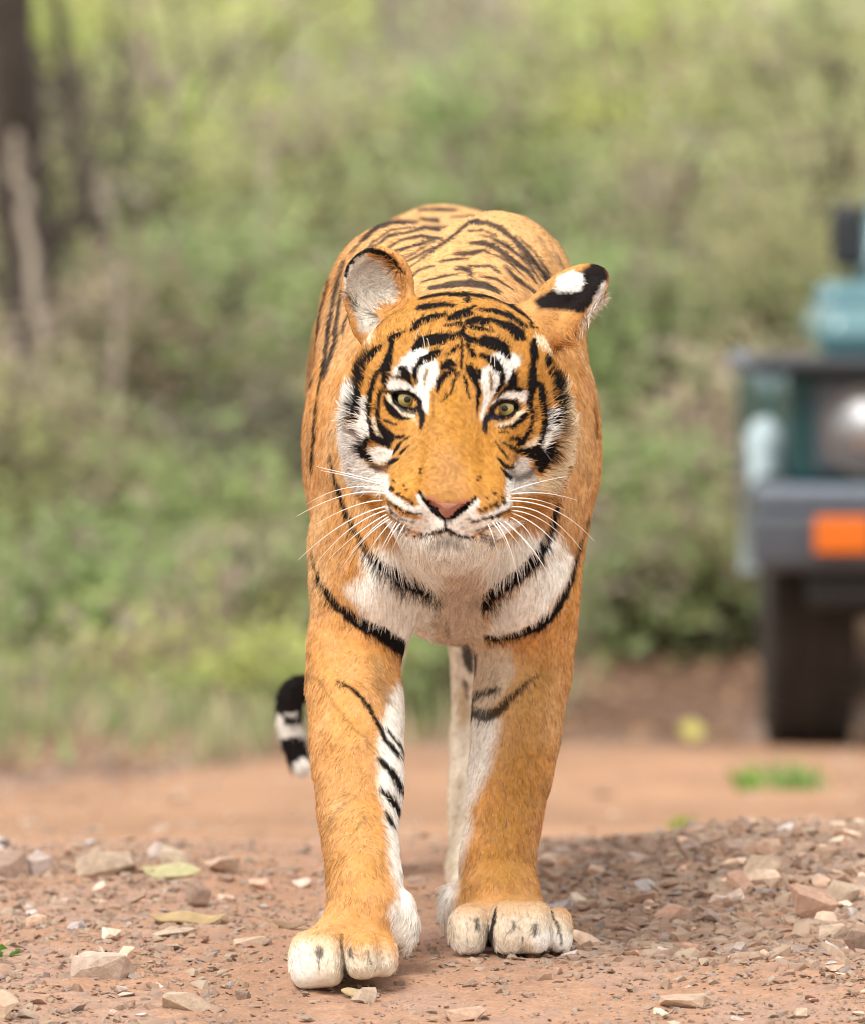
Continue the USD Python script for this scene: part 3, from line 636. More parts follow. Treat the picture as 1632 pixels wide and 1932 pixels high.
# forelegs
chain([(P(x, z, y), pr(r, y)) for x, z, y, r in ((680, 1020, .07, 92), (674, 1150, .04, 89), (667, 1262, .02, 87), (672, 1350, -.025, 89), (676, 1450, -.08, 84), (677, 1560, -.14, 73), (686, 1650, -.20, 69), (690, 1725, -.235, 72))], .03, LEGL)
chain([(P(x, z, y), pr(r, y)) for x, z, y, r in ((1002, 1020, .12, 92), (1000, 1140, .10, 95), (990, 1250, .11, 93), (977, 1350, .09, 85), (963, 1450, .08, 79), (948, 1550, .07, 75), (938, 1640, .06, 73), (940, 1695, .04, 76))], .03, LEGR)
def paw(main, toes, dew, lab):
    (x, z, y), (rx, ry, rz) = main; el(P(x, z, y), (pr(rx, y), ry, pr(rz, y)), .025, lab)
    for x, z, y, rx, ry, rz, k in toes: prims.append(('sq', P(x, z, y), np.array([pr(rx, y), ry * .9, pr(rz, y)]), .002 if lab == LEGR else -.014, k, lab))
    x, z, y, rx, ry, rz = dew; el(P(x, z, y), (pr(rx, y), ry, pr(rz, y)), .012, lab)
paw(((958, 1745, .0), (86, .070, 46)), ((885, 1754, -.050, 38, .050, 46, .006), (958, 1751, -.066, 36, .052, 49, .0015), (1006, 1752, -.062, 34, .050, 47, .008), (1054, 1757, -.040, 25, .046, 40, .004)), (850, 1712, .05, 24, .03, 46), LEGR)
paw(((655, 1785, -.255), (84, .070, 50)), ((581, 1813, -.296, 35, .050, 52, .006), (622, 1808, -.310, 32, .052, 53, .008), (684, 1802, -.320, 36, .052, 45, .0015), (724, 1806, -.300, 27, .048, 37, .005)), (765, 1742, -.22, 22, .03, 58), LEGL)
# hind legs
def gp(x, y, z): return np.array([x, y, z + float(ground_z(x, y, False))])
hx = P(914, 1500, .80)[0]
chain([((.065, 1.22, .60), .105), ((.07, .92, .46), .085), ((hx + .012, .86, .37), .062), ((hx + .005, .90, .26), .046), ((hx, .88, .20), .044), ((hx, .80, .075), .043), ((hx, .78, .045), .046)], .05, HIND)
el(gp(hx, .75, .032), (.045, .07, .032), .02, HIND)
chain([((-.045, 1.25, .60), .105), ((-.055, 1.08, .44), .085), ((-.085, 1.10, .36), .065), ((-.088, 1.32, .25), .046), ((-.088, 1.28, .20), .040), ((-.088, 1.18, .07), .038), ((-.088, 1.16, .045), .042)], .05, HIND)
el(gp(-.088, 1.13, .032), (.045, .07, .032), .02, HIND)
for k in (-1.5, -.5, .5, 1.5):
    el(gp(hx + k * .021, .69, .022), (.013, .03, .022), .006, HIND); el(gp(-.088 + k * .021, 1.07, .022), (.013, .03, .022), .006, HIND)
# tail
tl = CubicSpline(np.linspace(0, 1, 9), np.array([[.012, 1.46, .72], [.0, 1.64, .62], [-.03, 1.70, .44], [-.07, 1.64, .25], [-.105, 1.56, .20], [-.15, 1.50, .215], P(551, 1312, 1.46), P(550, 1385, 1.45), P(571, 1448, 1.44)]))
TP = tl(np.linspace(0, 1, 31))
chain([(p, .040 - .022 * min(1, k / 12) - .004 * max(0, (k - 24) / 6)) for k, p in enumerate(TP)], .004, TAIL)
# head
el(H(0, 48, -95), (.092, .105, .076), .03, HEAD, RHEAD := np.stack([HX, [0, 1, 0], HY], 1))
el(H(0, 46, -25), (.070, .050, .060), .03, HEAD, RHEAD)
for s in (-1, 1):
    w = 6 * (s < 0)                      # the head is turned a little: its right cheek shows less
    el(H(s * 60, 28, -52), (.048, .050, .062), .03, HEAD, RHEAD)
    rc(H(s * 28, 31, 6), H(s * 68, 22, -12), .021, .018, .018, HEAD)
    el(H(s * (80 - w), -28, -46), (.042, .045, .056), .03, HEAD, RHEAD)
    el(H(s * (94 - 1.4 * w), -36, -88), (.033, .042, .076), .03, HEAD, RHEAD)
    el(H(s * 37, -110, 54), (.034, .044, .033), .012, HEAD, RHEAD)
    rc(H(s * 14, -146, 26), H(s * (58 - w), -84, -66), .034, .046, .03, HEAD)
    el(H(s * 54, 0, -11), (.0215, .0215, .0215), .010, HEAD, RHEAD)
rc(H(0, 26, 0), H(0, -86, 56), .038, .037, .03, HEAD)
for s in (-1, 1): rc(H(s * 40, -30, -4), H(s * 36, -84, 34), .026, .030, .03, HEAD)
el(H(0, -104, 84), (.029, .020, .019), .012, HEAD, RHEAD)
el(H(0, -128, 66), (.022, .030, .022), .010, HEAD, RHEAD)
el(H(0, -152, 50), (.032, .033, .021), .012, HEAD, RHEAD)
# ears
el(H(-92, 84, -112), (.034, .026, .034), .02, EARL, RHEAD)
el(H(-98, 120, -116), (.041, .023, .046), .012, EARL, RHEAD)
el(H(86, 92, -108), (.033, .030, .030), .02, EARR, RHEAD)
u = np.array([.80, .60]); R2 = np.stack([HX * u[0] + HY * u[1], [0, 1, 0], -HX * u[1] + HY * u[0]], 1)
el(H(117, 130, -114), (.050, .014, .028), .012, EARR, R2)
rc(H(148, 143, -104), H(112, 86, -92), .008, .012, .008, EARR)
# what is hollowed out: the ear's cup, the nostrils, the line of the mouth, the openings of the lids
EYES = [H(-54, -.2, -11), H(54.4, -.7, -11)]; ER = .0172
def T1(x, y): return (620 + x / 6.277, 460 + y / 6.277)
def T2(x, y): return (860 + x / 5.44, 460 + y / 5.44)
def T3(x, y): return (620 + x / 6.528, 640 + y / 6.528)
def T4(x, y): return (860 + x / 6.528, 640 + y / 6.528)
def T5(x, y): return (680 + x / 4.8, 860 + y / 4.8)
def R1(x, y): return (560 + x / 2.632, 380 + y / 2.632)
def R2_(x, y): return (560 + x / 2.632, 640 + y / 2.632)
def R3(x, y): return (500 + x / 2.55, 1050 + y / 2.55)
def R4(x, y): return (500 + x / 2.55, 1450 + y / 2.55)
SC = {T1: 6.277, T2: 5.44, T3: 6.528, T4: 6.528, T5: 4.8, R1: 2.632, R2_: 2.632, R3: 2.55, R4: 2.55}
def px_of(p):                             # front elevation of the coat, in the photograph's units
    d = p[:, 1] - EYE_Y
    return np.stack([816 + F * p[:, 0] / d, 250 + F * (EYE_Z - p[:, 2]) / d], 1)
def poly_sd(q, poly):
    """Signed distance (negative inside) to a closed polygon."""
    a = np.asarray(poly, float); b = np.roll(a, -1, 0); best = np.full(len(q), 1e9); inside = np.zeros(len(q), bool)
    for (x0, y0), (x1, y1) in zip(a, b):
        ex, ey = x1 - x0, y1 - y0; wx, wy = q[:, 0] - x0, q[:, 1] - y0
        t = np.clip((wx * ex + wy * ey) / (ex * ex + ey * ey + 1e-9), 0, 1)
        best = np.minimum(best, (wx - t * ex) ** 2 + (wy - t * ey) ** 2)
        c = (y0 > q[:, 1]) != (y1 > q[:, 1])
        inside ^= c & (q[:, 0] < (x1 - x0) * (q[:, 1] - y0) / (y1 - y0 + 1e-12) + x0)
    best = np.sqrt(best)
    return np.where(inside, -best, best)
def spline_closed(pts, n=40):
    p = np.asarray(pts + pts[:1], float)
    return CubicSpline(np.linspace(0, 1, len(p)), p, bc_type='periodic')(np.linspace(0, 1, n, endpoint=False))
LIDS = [spline_closed([T3(*p) for p in ((800, 676), (860, 658), (940, 656), (1025, 676), (1085, 726), (1130, 790), (1105, 860), (1030, 868), (930, 850), (850, 800), (808, 735))]),
        spline_closed([T4(*p) for p in ((430, 880), (480, 826), (540, 780), (610, 764), (690, 779), (745, 808), (752, 850), (700, 915), (620, 955), (530, 955), (460, 940))])]
MOUTH = [H(-62, -128, 40), H(-46, -146, 72), H(-24, -149, 84), H(0, -143, 88), H(24, -149, 84), H(46, -146, 72), H(62, -128, 40)]
def carve(p, d, lab):
    for e, poly in zip(EYES, LIDS):
        near = np.linalg.norm(p - e, axis=1) < .034
        if near.any():
            q = p[near]; sd = poly_sd(px_of(q), poly) * S(-.31)
            d[near] = np.maximum(d[near], -np.maximum(sd, q[:, 1] - e[1] - .004))
            d[near] = np.maximum(d[near], -(np.linalg.norm(q - e, axis=1) - ER + .001))
    q = p - H(-98, 121, -96)
    near = np.abs(q).max(1) < .06
    if near.any():
        k = q[near] @ RHEAD / np.array([.0372, .030, .0425]); k0 = np.linalg.norm(k, axis=1); k1 = np.linalg.norm(k / np.array([.0372, .030, .0425]), axis=1)
        d[near] = np.maximum(d[near], -k0 * (k0 - 1) / np.maximum(k1, 1e-9))
    for a, b in zip(MOUTH[:-1], MOUTH[1:]): d = np.maximum(d, -dist(('rc', a, b, (.0026, .0026)), p))
    for s in (-1, 1): d = np.maximum(d, -dist(('rc', H(s * 11, -118, 104), H(s * 22, -106, 92), (.005, .004)), p))
    return d
def smin(a, b, k):
    h = np.maximum(k - np.abs(a - b), 0) / k
    return np.minimum(a, b) - h * h * k / 4
def build_body(h):
    lo, hi = np.array([-.30, -.50, -.06]), np.array([.30, 1.80, .90])
    B = 12
    nb = np.ceil((hi - lo) / (h * B)).astype(int); n = nb * B + 1
    ys = np.concatenate([np.arange(lo[1], .14, h), np.arange(.14, hi[1] + B * .008, .0075)])     # coarser along the trunk
    nb[1] = (len(ys) - 1) // B; n = nb * B + 1
    def at(g):
        g = np.asarray(g, float); w = lo + g * h
        w[..., 1] = np.interp(g[..., 1], np.arange(len(ys)), ys); return w
    bi = np.stack(np.meshgrid(*[np.arange(k) for k in nb], indexing='ij'), -1).reshape(-1, 3)
    cen = at((bi + .5) * B)
    D = np.stack([dist(q, cen) for q in prims])
    tot = D[0].copy()
    for q, dq in zip(prims[1:], D[1:]): tot = smin(tot, dq, q[4])
    rad = np.linalg.norm(at((bi + 1) * B) - at(bi * B), axis=1) / 2
    spots = np.array([H(-98, 122, -105), EYES[0], EYES[1], H(0, -118, 90), H(-45, -140, 65), H(45, -140, 65)])
    live = np.where((np.abs(tot) < rad * 1.3 + .02) | ((tot < .02) & (np.linalg.norm(cen[:, None] - spots, axis=2).min(1) < .07)))[0]
    G = np.repeat(np.repeat(np.repeat(tot.reshape(nb), B, 0), B, 1), B, 2).astype(np.float32)
    G = np.pad(G, ((0, 1),) * 3, mode='edge')
    o = np.stack(np.meshgrid(*[np.arange(B + 1)] * 3, indexing='ij'), -1).reshape(-1, 3)
    size = len(o)
    val = np.full((len(live), size), 1e3)
    for q, dq in zip(prims, D):
        use = np.where(dq[live] < np.maximum(tot[live], 0) + 2 * rad[live] + q[4] + .01)[0]
        for c in range(0, len(use), 400):
            s = use[c:c + 400]
            pts = at(bi[live[s]][:, None] * B + o).reshape(-1, 3)
            v = dist(q, pts).reshape(len(s), size)
            val[s] = np.where(val[s] > 100, np.minimum(val[s], v), smin(val[s], v, q[4]))
    hd = np.where(np.linalg.norm(cen[live] - H(0, 0, -20), axis=1) < .30)[0]
    for c in range(0, len(hd), 400):
        s = hd[c:c + 400]
        pts = at(bi[live[s]][:, None] * B + o).reshape(-1, 3)
        val[s] = carve(pts, val[s].ravel(), None).reshape(len(s), size)
    for k, b in enumerate(live):
        i, j, l = bi[b] * B
        G[i:i + B + 1, j:j + B + 1, l:l + B + 1] = val[k].reshape(B + 1, B + 1, B + 1)
    # surface nets
    ins = G < 0
    cell = np.zeros(np.array(G.shape) - 1, np.int8)
    for a in (0, 1):
        for b in (0, 1):
            for c in (0, 1): cell += ins[a:a + cell.shape[0], b:b + cell.shape[1], c:c + cell.shape[2]]
    act = np.argwhere((cell > 0) & (cell < 8))
    idx = np.full(cell.shape, -1, np.int32); idx[tuple(act.T)] = np.arange(len(act))
    acc, cnt = np.zeros((len(act), 3)), np.zeros(len(act))
    corners = np.array(list(np.ndindex(2, 2, 2)))
    vals = np.stack([G[tuple((act + c).T)] for c in corners], 1)
    for a in range(8):
        for b in range(a + 1, 8):
            if np.abs(corners[a] - corners[b]).sum() != 1: continue
            va, vb = vals[:, a], vals[:, b]; m = (va < 0) != (vb < 0)
            t = va[m] / (va[m] - vb[m])
            acc[m] += corners[a] + t[:, None] * (corners[b] - corners[a]); cnt[m] += 1
    vert = at(act + acc / cnt[:, None])
    quads = []
    for ax in range(3):
        sl = [slice(None)] * 3; sl[ax] = slice(0, -1); s2 = [slice(None)] * 3; s2[ax] = slice(1, None)
        e = np.argwhere(ins[tuple(sl)] != ins[tuple(s2)])
        u, w = (ax + 1) % 3, (ax + 2) % 3
        e = e[(e[:, u] > 0) & (e[:, w] > 0) & (e[:, u] < cell.shape[u]) & (e[:, w] < cell.shape[w])]
        du, dw = np.eye(3, dtype=int)[u], np.eye(3, dtype=int)[w]
        qd = np.stack([idx[tuple((e - du - dw).T)], idx[tuple((e - dw).T)], idx[tuple(e.T)], idx[tuple((e - du).T)]], 1)
        flip = ~ins[tuple(e.T)]
        qd[flip] = qd[flip][:, ::-1]
        quads.append(qd)
    qd = np.vstack(quads)
    return vert, np.vstack([qd[:, [0, 1, 2]], qd[:, [0, 2, 3]]])
BV, BF = build_body(.0030)
_m = trimesh.Trimesh(BV, BF, process=False)
import scipy.sparse as sp
_e = _m.edges_unique; _A = sp.coo_matrix((np.ones(2 * len(_e)), (np.r_[_e[:, 0], _e[:, 1]], np.r_[_e[:, 1], _e[:, 0]])), shape=(len(BV),) * 2).tocsr()
_A = sp.diags(1 / np.maximum(np.asarray(_A.sum(1)).ravel(), 1)) @ _A
for _ in range(2): BV = .5 * BV + .5 * (_A @ BV)
_, _, BN = meshkit.arrays((BV, BF), True)
_sc = trimesh.graph.connected_components(_m.edges, nodes=np.arange(len(BV)))
_big = max(_sc, key=len)
if len(_sc) > 1:
    keep = np.zeros(len(BV), bool); keep[_big] = True
    mapto = np.cumsum(keep) - 1; BF = mapto[BF[keep[BF].all(1)]]; BV, BN = BV[keep], BN[keep]
def labels(p):
    best, lab = np.full(len(p), 1e9), np.zeros(len(p), int)
    for q in prims:
        d = dist(q, p); m = d < best; best[m] = d[m]; lab[m] = q[5]
    return lab
BL = labels(BV)
# loose skin, muscle and clumped fur
_w = np.isin(BL, (TORSO, LEGL, LEGR, HIND)) * smoothstep(.02, .07, BV[:, 2])
BV = BV + BN * (_w * ((meshkit.fbm(BV * [13, 9, 9], 3, 71) - .5) * .011 + (meshkit.noise(BV * [75, 60, 26], 72) - .5) * .0026))[:, None]
_, _, BN = meshkit.arrays((BV, BF), True)
# ---------------------------------------------------------------- the coat: markings and some painted shade as strokes and patches, in front elevation
ORANGE, CREAM, WHITE, BLACK, TAN = (np.array(c) for c in ([.50, .25, .082], [.74, .60, .42], [.78, .745, .69], [.010, .008, .008], [.55, .36, .19]))
SKYLIT_BACK = np.array([.60, .34, .14])  # paler orange: sky light on the back put into the colour
FACEO = np.array([.46, .215, .048])
FACE = (HEAD,); BODYL = (TORSO, LEGL, LEGR)
PATCH, STROKE = [], []                  # (labels, polygon, colour, softness px, strength), (labels, points px with width, colour, softness px, strength)
def patch(labs, t, pts, col, soft=5, k=1.0): PATCH.append((labs, np.array([t(*p) for p in pts]), col, soft, k))
def st(labs, t, pts, col=BLACK, soft=2.2, k=1.0):
    SC.setdefault(t, 1.0)
    g = 1.12 if labs == FACE and max(col) < .05 else 1.0
    STROKE.append((labs, np.array([(*t(x, y), w / SC[t] * g) for x, y, w in pts]), col, soft, k))
# --- the face: pale areas
patch(FACE, T3, [(870, 300), (990, 170), (1040, 100), (1170, 120), (1240, 130), (1250, 200), (1130, 260), (1070, 330), (1060, 430), (960, 440), (850, 440), (790, 440), (800, 380)], WHITE)
patch(FACE, T3, [(1110, 340), (1180, 300), (1330, 260), (1355, 400), (1330, 540), (1250, 640), (1230, 920), (1190, 880), (1130, 720), (1060, 640), (1110, 520)], WHITE, 4)
patch(FACE, T3, [(715, 600), (750, 520), (850, 490), (950, 520), (1050, 590), (1130, 700), (1040, 660), (920, 625), (800, 640)], WHITE, 3)
patch(FACE, T3, [(710, 700), (790, 680), (850, 820), (960, 890), (1060, 930), (1100, 1050), (1030, 980), (920, 950), (800, 880), (735, 790)], CREAM * 1.05, 3)
patch(FACE, T3, [(400, 720), (475, 700), (470, 900), (510, 1180), (430, 1290), (380, 1180), (330, 1080), (390, 950)], WHITE, 4)
patch(FACE, T3, [(535, 960), (590, 960), (620, 1080), (700, 1230), (640, 1250), (555, 1180)], CREAM, 4)
patch(FACE, T3, [(60, 700), (220, 620), (340, 560), (350, 620), (310, 800), (270, 1000), (310, 1100), (380, 1300), (430, 1480), (560, 1600), (740, 1680), (740, 1900), (400, 1900), (150, 1620), (100, 1300), (50, 1000)], WHITE, 8)
patch(FACE, T3, [(490, 1390), (600, 1320), (720, 1340), (800, 1380), (760, 1490), (640, 1550), (530, 1490)], WHITE, 3)
st(FACE, T3, [(480, -30, 150), (300, 180, 170), (120, 520, 200)], CREAM * 1.1, 8, .9)
patch(FACE, T4, [(450, 190), (540, 170), (640, 230), (700, 160), (780, 220), (790, 330), (720, 380), (690, 430), (650, 550), (600, 520), (570, 400), (510, 290)], WHITE)
patch(FACE, T4, [(300, 380), (400, 330), (500, 370), (545, 480), (540, 560), (460, 690), (370, 860), (320, 1010), (295, 960), (320, 800), (340, 700), (300, 520)], WHITE, 4)
patch(FACE, T4, [(430, 800), (520, 700), (600, 645), (750, 645), (870, 670), (850, 790), (750, 760), (640, 725), (540, 740)], WHITE, 3)
patch(FACE, T4, [(440, 1070), (560, 1040), (700, 990), (770, 880), (830, 840), (850, 900), (780, 980), (680, 1050), (520, 1085)], CREAM * 1.05, 3)
patch(FACE, T4, [(1130, 860), (1210, 880), (1200, 1100), (1180, 1260), (1080, 1430), (1035, 1470), (1050, 1300), (1110, 1150)], WHITE, 4)
patch(FACE, T4, [(960, 1200), (1020, 1200), (1010, 1300), (900, 1370), (780, 1370), (880, 1280)], CREAM, 4)
patch(FACE, T4, [(1300, 600), (1400, 820), (1560, 900), (1560, 1080), (1400, 1250), (1360, 1450), (1260, 1700), (1180, 1900), (700, 1900), (900, 1800), (1100, 1650), (1210, 1450), (1290, 1250), (1310, 1000)], CREAM * 1.1, 8)
st(FACE, T4, [(1000, 10, 110), (1220, 150, 130), (1400, 380, 130), (1500, 700, 120)], CREAM * 1.1, 8, .9)
patch(FACE, T4, [(620, 1640), (790, 1460), (890, 1460), (910, 1600), (1000, 1700), (900, 1900), (600, 1900)], WHITE * .85, 5)
# muzzle and chin
st(FACE, T5, [(240, 320, 55), (310, 400, 60), (400, 450, 55), (500, 490, 60), (590, 500, 120), (660, 600, 150), (640, 650, 100)], WHITE, 4)
st(FACE, T5, [(545, 370, 70), (590, 450, 80), (650, 540, 90)], WHITE, 4)
st(FACE, T5, [(250, 470, 40), (340, 560, 50), (480, 620, 110), (640, 660, 110), (740, 640, 60)], WHITE, 4)
st(FACE, T5, [(1040, 420, 70), (990, 500, 110), (900, 590, 150), (860, 650, 90)], WHITE, 4)
st(FACE, T5, [(1340, 360, 40), (1330, 440, 60), (1220, 510, 45), (1120, 540, 30), (1020, 560, 60)], WHITE, 4)
st(FACE, T5, [(1260, 580, 50), (1120, 620, 70), (980, 670, 120), (860, 690, 80)], WHITE, 4)
patch(FACE, T5, [(250, 560), (500, 720), (770, 720), (1040, 740), (1330, 560), (1500, 700), (1500, 1300), (0, 1300), (0, 700)], np.array([.83, .78, .70]), 6)
st(FACE, T5, [(640, 800, 60), (770, 760, 120), (900, 800, 60)], np.array([.22, .18, .15]), 14, .8)
st(FACE, T5, [(770, 590, 90), (770, 680, 110)], WHITE, 4)
# nose bridge: duller and greyer, deeper orange to its sides
st(FACE, T5, [(790, 40, 200), (800, 180, 300), (790, 310, 390)], np.array([.37, .195, .08]), 30, .65)
st(FACE, T5, [(590, -120, 60), (560, 60, 60), (530, 260, 60)], np.array([.31, .135, .02]), 16, .65)
st(FACE, T5, [(1040, -120, 60), (1070, 60, 60), (1080, 300, 60)], np.array([.28, .12, .02]), 16, .65)
st(FACE, T4, [(-100, 700, 200), (0, 900, 330), (60, 1100, 300)], np.array([.36, .165, .03]), 22, .6)
# --- the face: black
for s_ in ([(1060, 655, 20), (1200, 620, 40), (1350, 595, 50), (1500, 600, 45), (1632, 610, 35)], [(1070, 765, 60), (1150, 750, 75), (1300, 725, 50), (1480, 725, 35)],
           [(985, 1030, 50), (1080, 930, 80), (1220, 870, 80), (1390, 835, 40)], [(1400, 890, 50), (1520, 840, 90), (1632, 820, 90)], [(1340, 960, 20), (1450, 960, 40), (1560, 940, 60)],
           [(1010, 1240, 60), (1100, 1160, 110), (1250, 1130, 130), (1380, 1100, 90), (1430, 1085, 50)], [(1450, 1120, 60), (1540, 1070, 70), (1620, 990, 40)],
           [(1060, 1440, 60), (1150, 1370, 80), (1280, 1290, 80), (1310, 1270, 50)], [(1400, 1310, 30), (1480, 1250, 50), (1530, 1190, 25)], [(1580, 1150, 22), (1580, 1400, 26)],
           [(750, 1130, 80), (820, 1090, 70), (900, 1040, 35)], [(630, 1210, 40), (550, 1270, 60), (470, 1370, 60), (400, 1480, 60)], [(760, 1150, 50), (730, 1280, 60), (700, 1400, 100), (680, 1500, 110)]):
    st(FACE, T1, s_)
for s_ in ([(0, 520, 25), (150, 520, 35), (330, 545, 40), (480, 580, 50), (620, 670, 40), (740, 745, 40), (790, 770, 60), (770, 850, 20)], [(220, 670, 30), (400, 690, 45), (540, 730, 60), (640, 800, 50), (720, 850, 30), (870, 860, 15)],
           [(340, 770, 40), (440, 810, 60), (560, 860, 90), (640, 930, 120), (690, 970, 60)], [(120, 800, 60), (220, 780, 90), (320, 800, 60)], [(150, 850, 40), (260, 870, 50), (390, 890, 20)],
           [(110, 480, 40), (115, 570, 70)], [(200, 630, 20), (120, 680, 50), (0, 740, 70)], [(0, 720, 60), (80, 720, 60), (170, 710, 30)], [(0, 950, 40), (80, 880, 40), (110, 780, 30)],
           [(80, 920, 40), (130, 980, 60), (210, 1000, 40), (280, 980, 90), (400, 1020, 110), (490, 1080, 110), (540, 1150, 60)], [(260, 1140, 40), (330, 1180, 80), (400, 1240, 80), (440, 1300, 70)],
           [(800, 990, 40), (790, 1060, 80), (800, 1150, 80), (820, 1170, 60)], [(790, 1200, 50), (780, 1300, 70)], [(940, 1170, 50), (950, 1240, 70)], [(65, 950, 18), (65, 1200, 22)], [(120, 960, 50), (120, 1090, 25)], [(160, 1110, 60), (180, 1160, 50)]):
    st(FACE, T2, s_)
for s_ in ([(650, 80, 40), (540, 170, 70), (470, 270, 80), (400, 380, 100), (390, 500, 90), (360, 650, 70), (350, 780, 90), (330, 900, 100), (320, 980, 70), (290, 1030, 50)],
           [(770, 130, 40), (740, 230, 90), (715, 330, 100), (700, 450, 90), (690, 550, 60), (700, 600, 30)], [(640, 640, 50), (620, 760, 45), (605, 900, 50), (625, 1050, 60), (700, 1150, 110), (770, 1200, 110), (830, 1210, 50), (930, 1190, 30)],
           [(640, 380, 40), (590, 440, 50), (550, 550, 60), (510, 700, 60), (500, 850, 60), (500, 980, 45), (530, 1130, 60), (560, 1210, 80), (640, 1250, 90), (740, 1280, 100), (750, 1320, 60)],
           [(560, 1210, 80), (480, 1250, 80), (400, 1350, 90), (440, 1420, 100), (520, 1480, 60)], [(1000, 1190, 15), (900, 1260, 30), (850, 1340, 45), (800, 1410, 20)], [(990, 1310, 12), (900, 1390, 35), (880, 1420, 20)],
           [(860, 1470, 30), (780, 1510, 60), (740, 1540, 40)], [(690, 710, 20), (720, 800, 60), (800, 900, 90), (880, 960, 60), (980, 975, 35), (1040, 970, 10)], [(690, 990, 25), (750, 1020, 40), (840, 1050, 25)],
           [(670, 650, 40), (800, 655, 34)], [(880, 360, 50), (930, 380, 90), (950, 430, 110)], [(780, 470, 30), (900, 465, 50), (1000, 460, 50)], [(960, 470, 60), (1000, 520, 40), (1040, 570, 30), (1060, 590, 15)],
           [(1080, 380, 70), (1060, 440, 70), (1080, 520, 40)], [(1120, 300, 60), (1150, 260, 70), (1280, 190, 80), (1340, 150, 40)], [(1050, 120, 60), (1110, 70, 90), (1210, 20, 130), (1400, 0, 120)],
           [(1400, 340, 70), (1480, 300, 110), (1540, 320, 60)], [(1540, 390, 60), (1440, 430, 90), (1370, 520, 80), (1330, 640, 40)], [(1600, 400, 30), (1540, 520, 40), (1500, 660, 30), (1380, 770, 15)], [(1580, 100, 40), (1500, 170, 50), (1450, 195, 20)]):
    st(FACE, T3, s_)
st(FACE, T3, [(1190, 560, 24), (1185, 480, 44), (1230, 370, 50)], np.array([.22, .15, .06]))
st(FACE, T3, [(1300, 680, 22), (1290, 800, 20), (1290, 960, 14)], BLACK, 3, .5)
st(FACE, T3, [(300, 1100, 40), (370, 1200, 60), (390, 1290, 60)], np.array([.10, .10, .10]), 5, .8)
st(FACE, T3, [(540, 1540, 50), (620, 1600, 90), (700, 1590, 80), (740, 1580, 40)], np.array([.06, .05, .05]), 6, .85)
for s_ in ([(200, 0, 60), (330, 40, 110), (460, 70, 110), (580, 140, 100), (640, 220, 50)], [(310, 210, 50), (400, 240, 90), (490, 290, 80), (540, 370, 70), (570, 460, 70), (560, 560, 60), (510, 640, 40), (470, 700, 20)],
           [(280, 380, 40), (280, 470, 40), (250, 560, 60), (280, 640, 60), (265, 740, 40), (255, 880, 20), (250, 980, 10)], [(170, 370, 110), (200, 420, 110), (230, 520, 70), (260, 600, 50)], [(70, 0, 30), (65, 200, 25), (60, 370, 30)],
           [(140, 0, 50), (150, 140, 30)], [(180, 150, 70), (200, 190, 60)], [(100, 460, 40), (130, 560, 40), (130, 640, 30), (180, 750, 15)], [(705, 390, 20), (705, 470, 90), (690, 560, 110), (660, 600, 60)],
           [(620, 600, 60), (720, 600, 80), (850, 640, 24)], [(640, 600, 50), (560, 670, 40), (500, 740, 20)], [(940, 100, 60), (970, 170, 90), (970, 240, 50)],
           [(930, 310, 70), (940, 400, 100), (930, 500, 120), (930, 600, 110), (910, 700, 80), (900, 790, 70), (930, 900, 50), (935, 1000, 45), (910, 1110, 60), (860, 1200, 60), (800, 1290, 70), (740, 1300, 30)],
           [(960, 540, 60), (1050, 570, 70), (1060, 680, 80), (1070, 800, 80), (1090, 900, 80), (1090, 1050, 70), (1060, 1180, 70), (1030, 1300, 60), (960, 1370, 80), (860, 1390, 80), (750, 1380, 60), (650, 1310, 40), (540, 1260, 15)],
           [(1130, 250, 60), (1140, 330, 70)], [(1160, 420, 60), (1220, 480, 90), (1240, 600, 100), (1250, 720, 80), (1260, 850, 80), (1240, 1000, 90), (1240, 1100, 60)], [(1190, 1290, 70), (1140, 1400, 110), (1080, 1500, 120), (1050, 1620, 60)],
           [(1030, 1380, 80), (1010, 1480, 110), (1040, 1580, 90)], [(880, 1420, 80), (940, 1450, 80)], [(480, 1260, 15), (560, 1370, 25), (640, 1470, 30)], [(510, 1460, 20), (590, 1550, 50), (660, 1590, 60), (700, 1570, 40)],
           [(550, 1590, 20), (640, 1680, 60), (680, 1720, 40)], [(510, 1090, 20), (600, 1090, 40), (700, 1070, 60), (780, 1000, 60), (860, 930, 60)], [(640, 1150, 15), (520, 1140, 10)], [(660, 1230, 40), (770, 1230, 50)]):
    st(FACE, T4, s_)
st(FACE, T4, [(410, 410, 40), (430, 500, 50), (435, 640, 25)], np.array([.22, .14, .05]))
st(FACE, T4, [(1230, 1130, 60), (1240, 1220, 70)], np.array([.10, .09, .09]), 6, .7)
st(FACE, T4, [(730, 1450, 50), (760, 1520, 50)], np.array([.10, .09, .09]), 5, .7)
st(FACE, T4, [(690, 1640, 70), (760, 1720, 90), (890, 1660, 80), (960, 1600, 60)], np.array([.07, .06, .06]), 8, .75)
# tear ducts
st(FACE, T3, [(1100, 850, 60), (1150, 900, 80), (1160, 980, 70), (1150, 1050, 50), (1140, 1110, 30)], np.array([.014, .012, .014]), 3)
st(FACE, T4, [(450, 900, 60), (400, 960, 80), (360, 1020, 70), (350, 1090, 60), (365, 1150, 40)], np.array([.022, .018, .022]), 3)
st(FACE, T3, [(800, 800, 22), (870, 870, 24), (980, 910, 24), (1080, 930, 30)], np.array([.09, .085, .10]), 2)
st(FACE, T4, [(450, 970, 40), (540, 1000, 34), (650, 970, 26), (740, 890, 22)], np.array([.08, .075, .09]), 2)
for _p in LIDS: st(FACE, lambda x, y: (x, y), [(x, y, 9) for x, y in np.vstack([_p, _p[:1]])], np.array([.012, .011, .013]), 2)
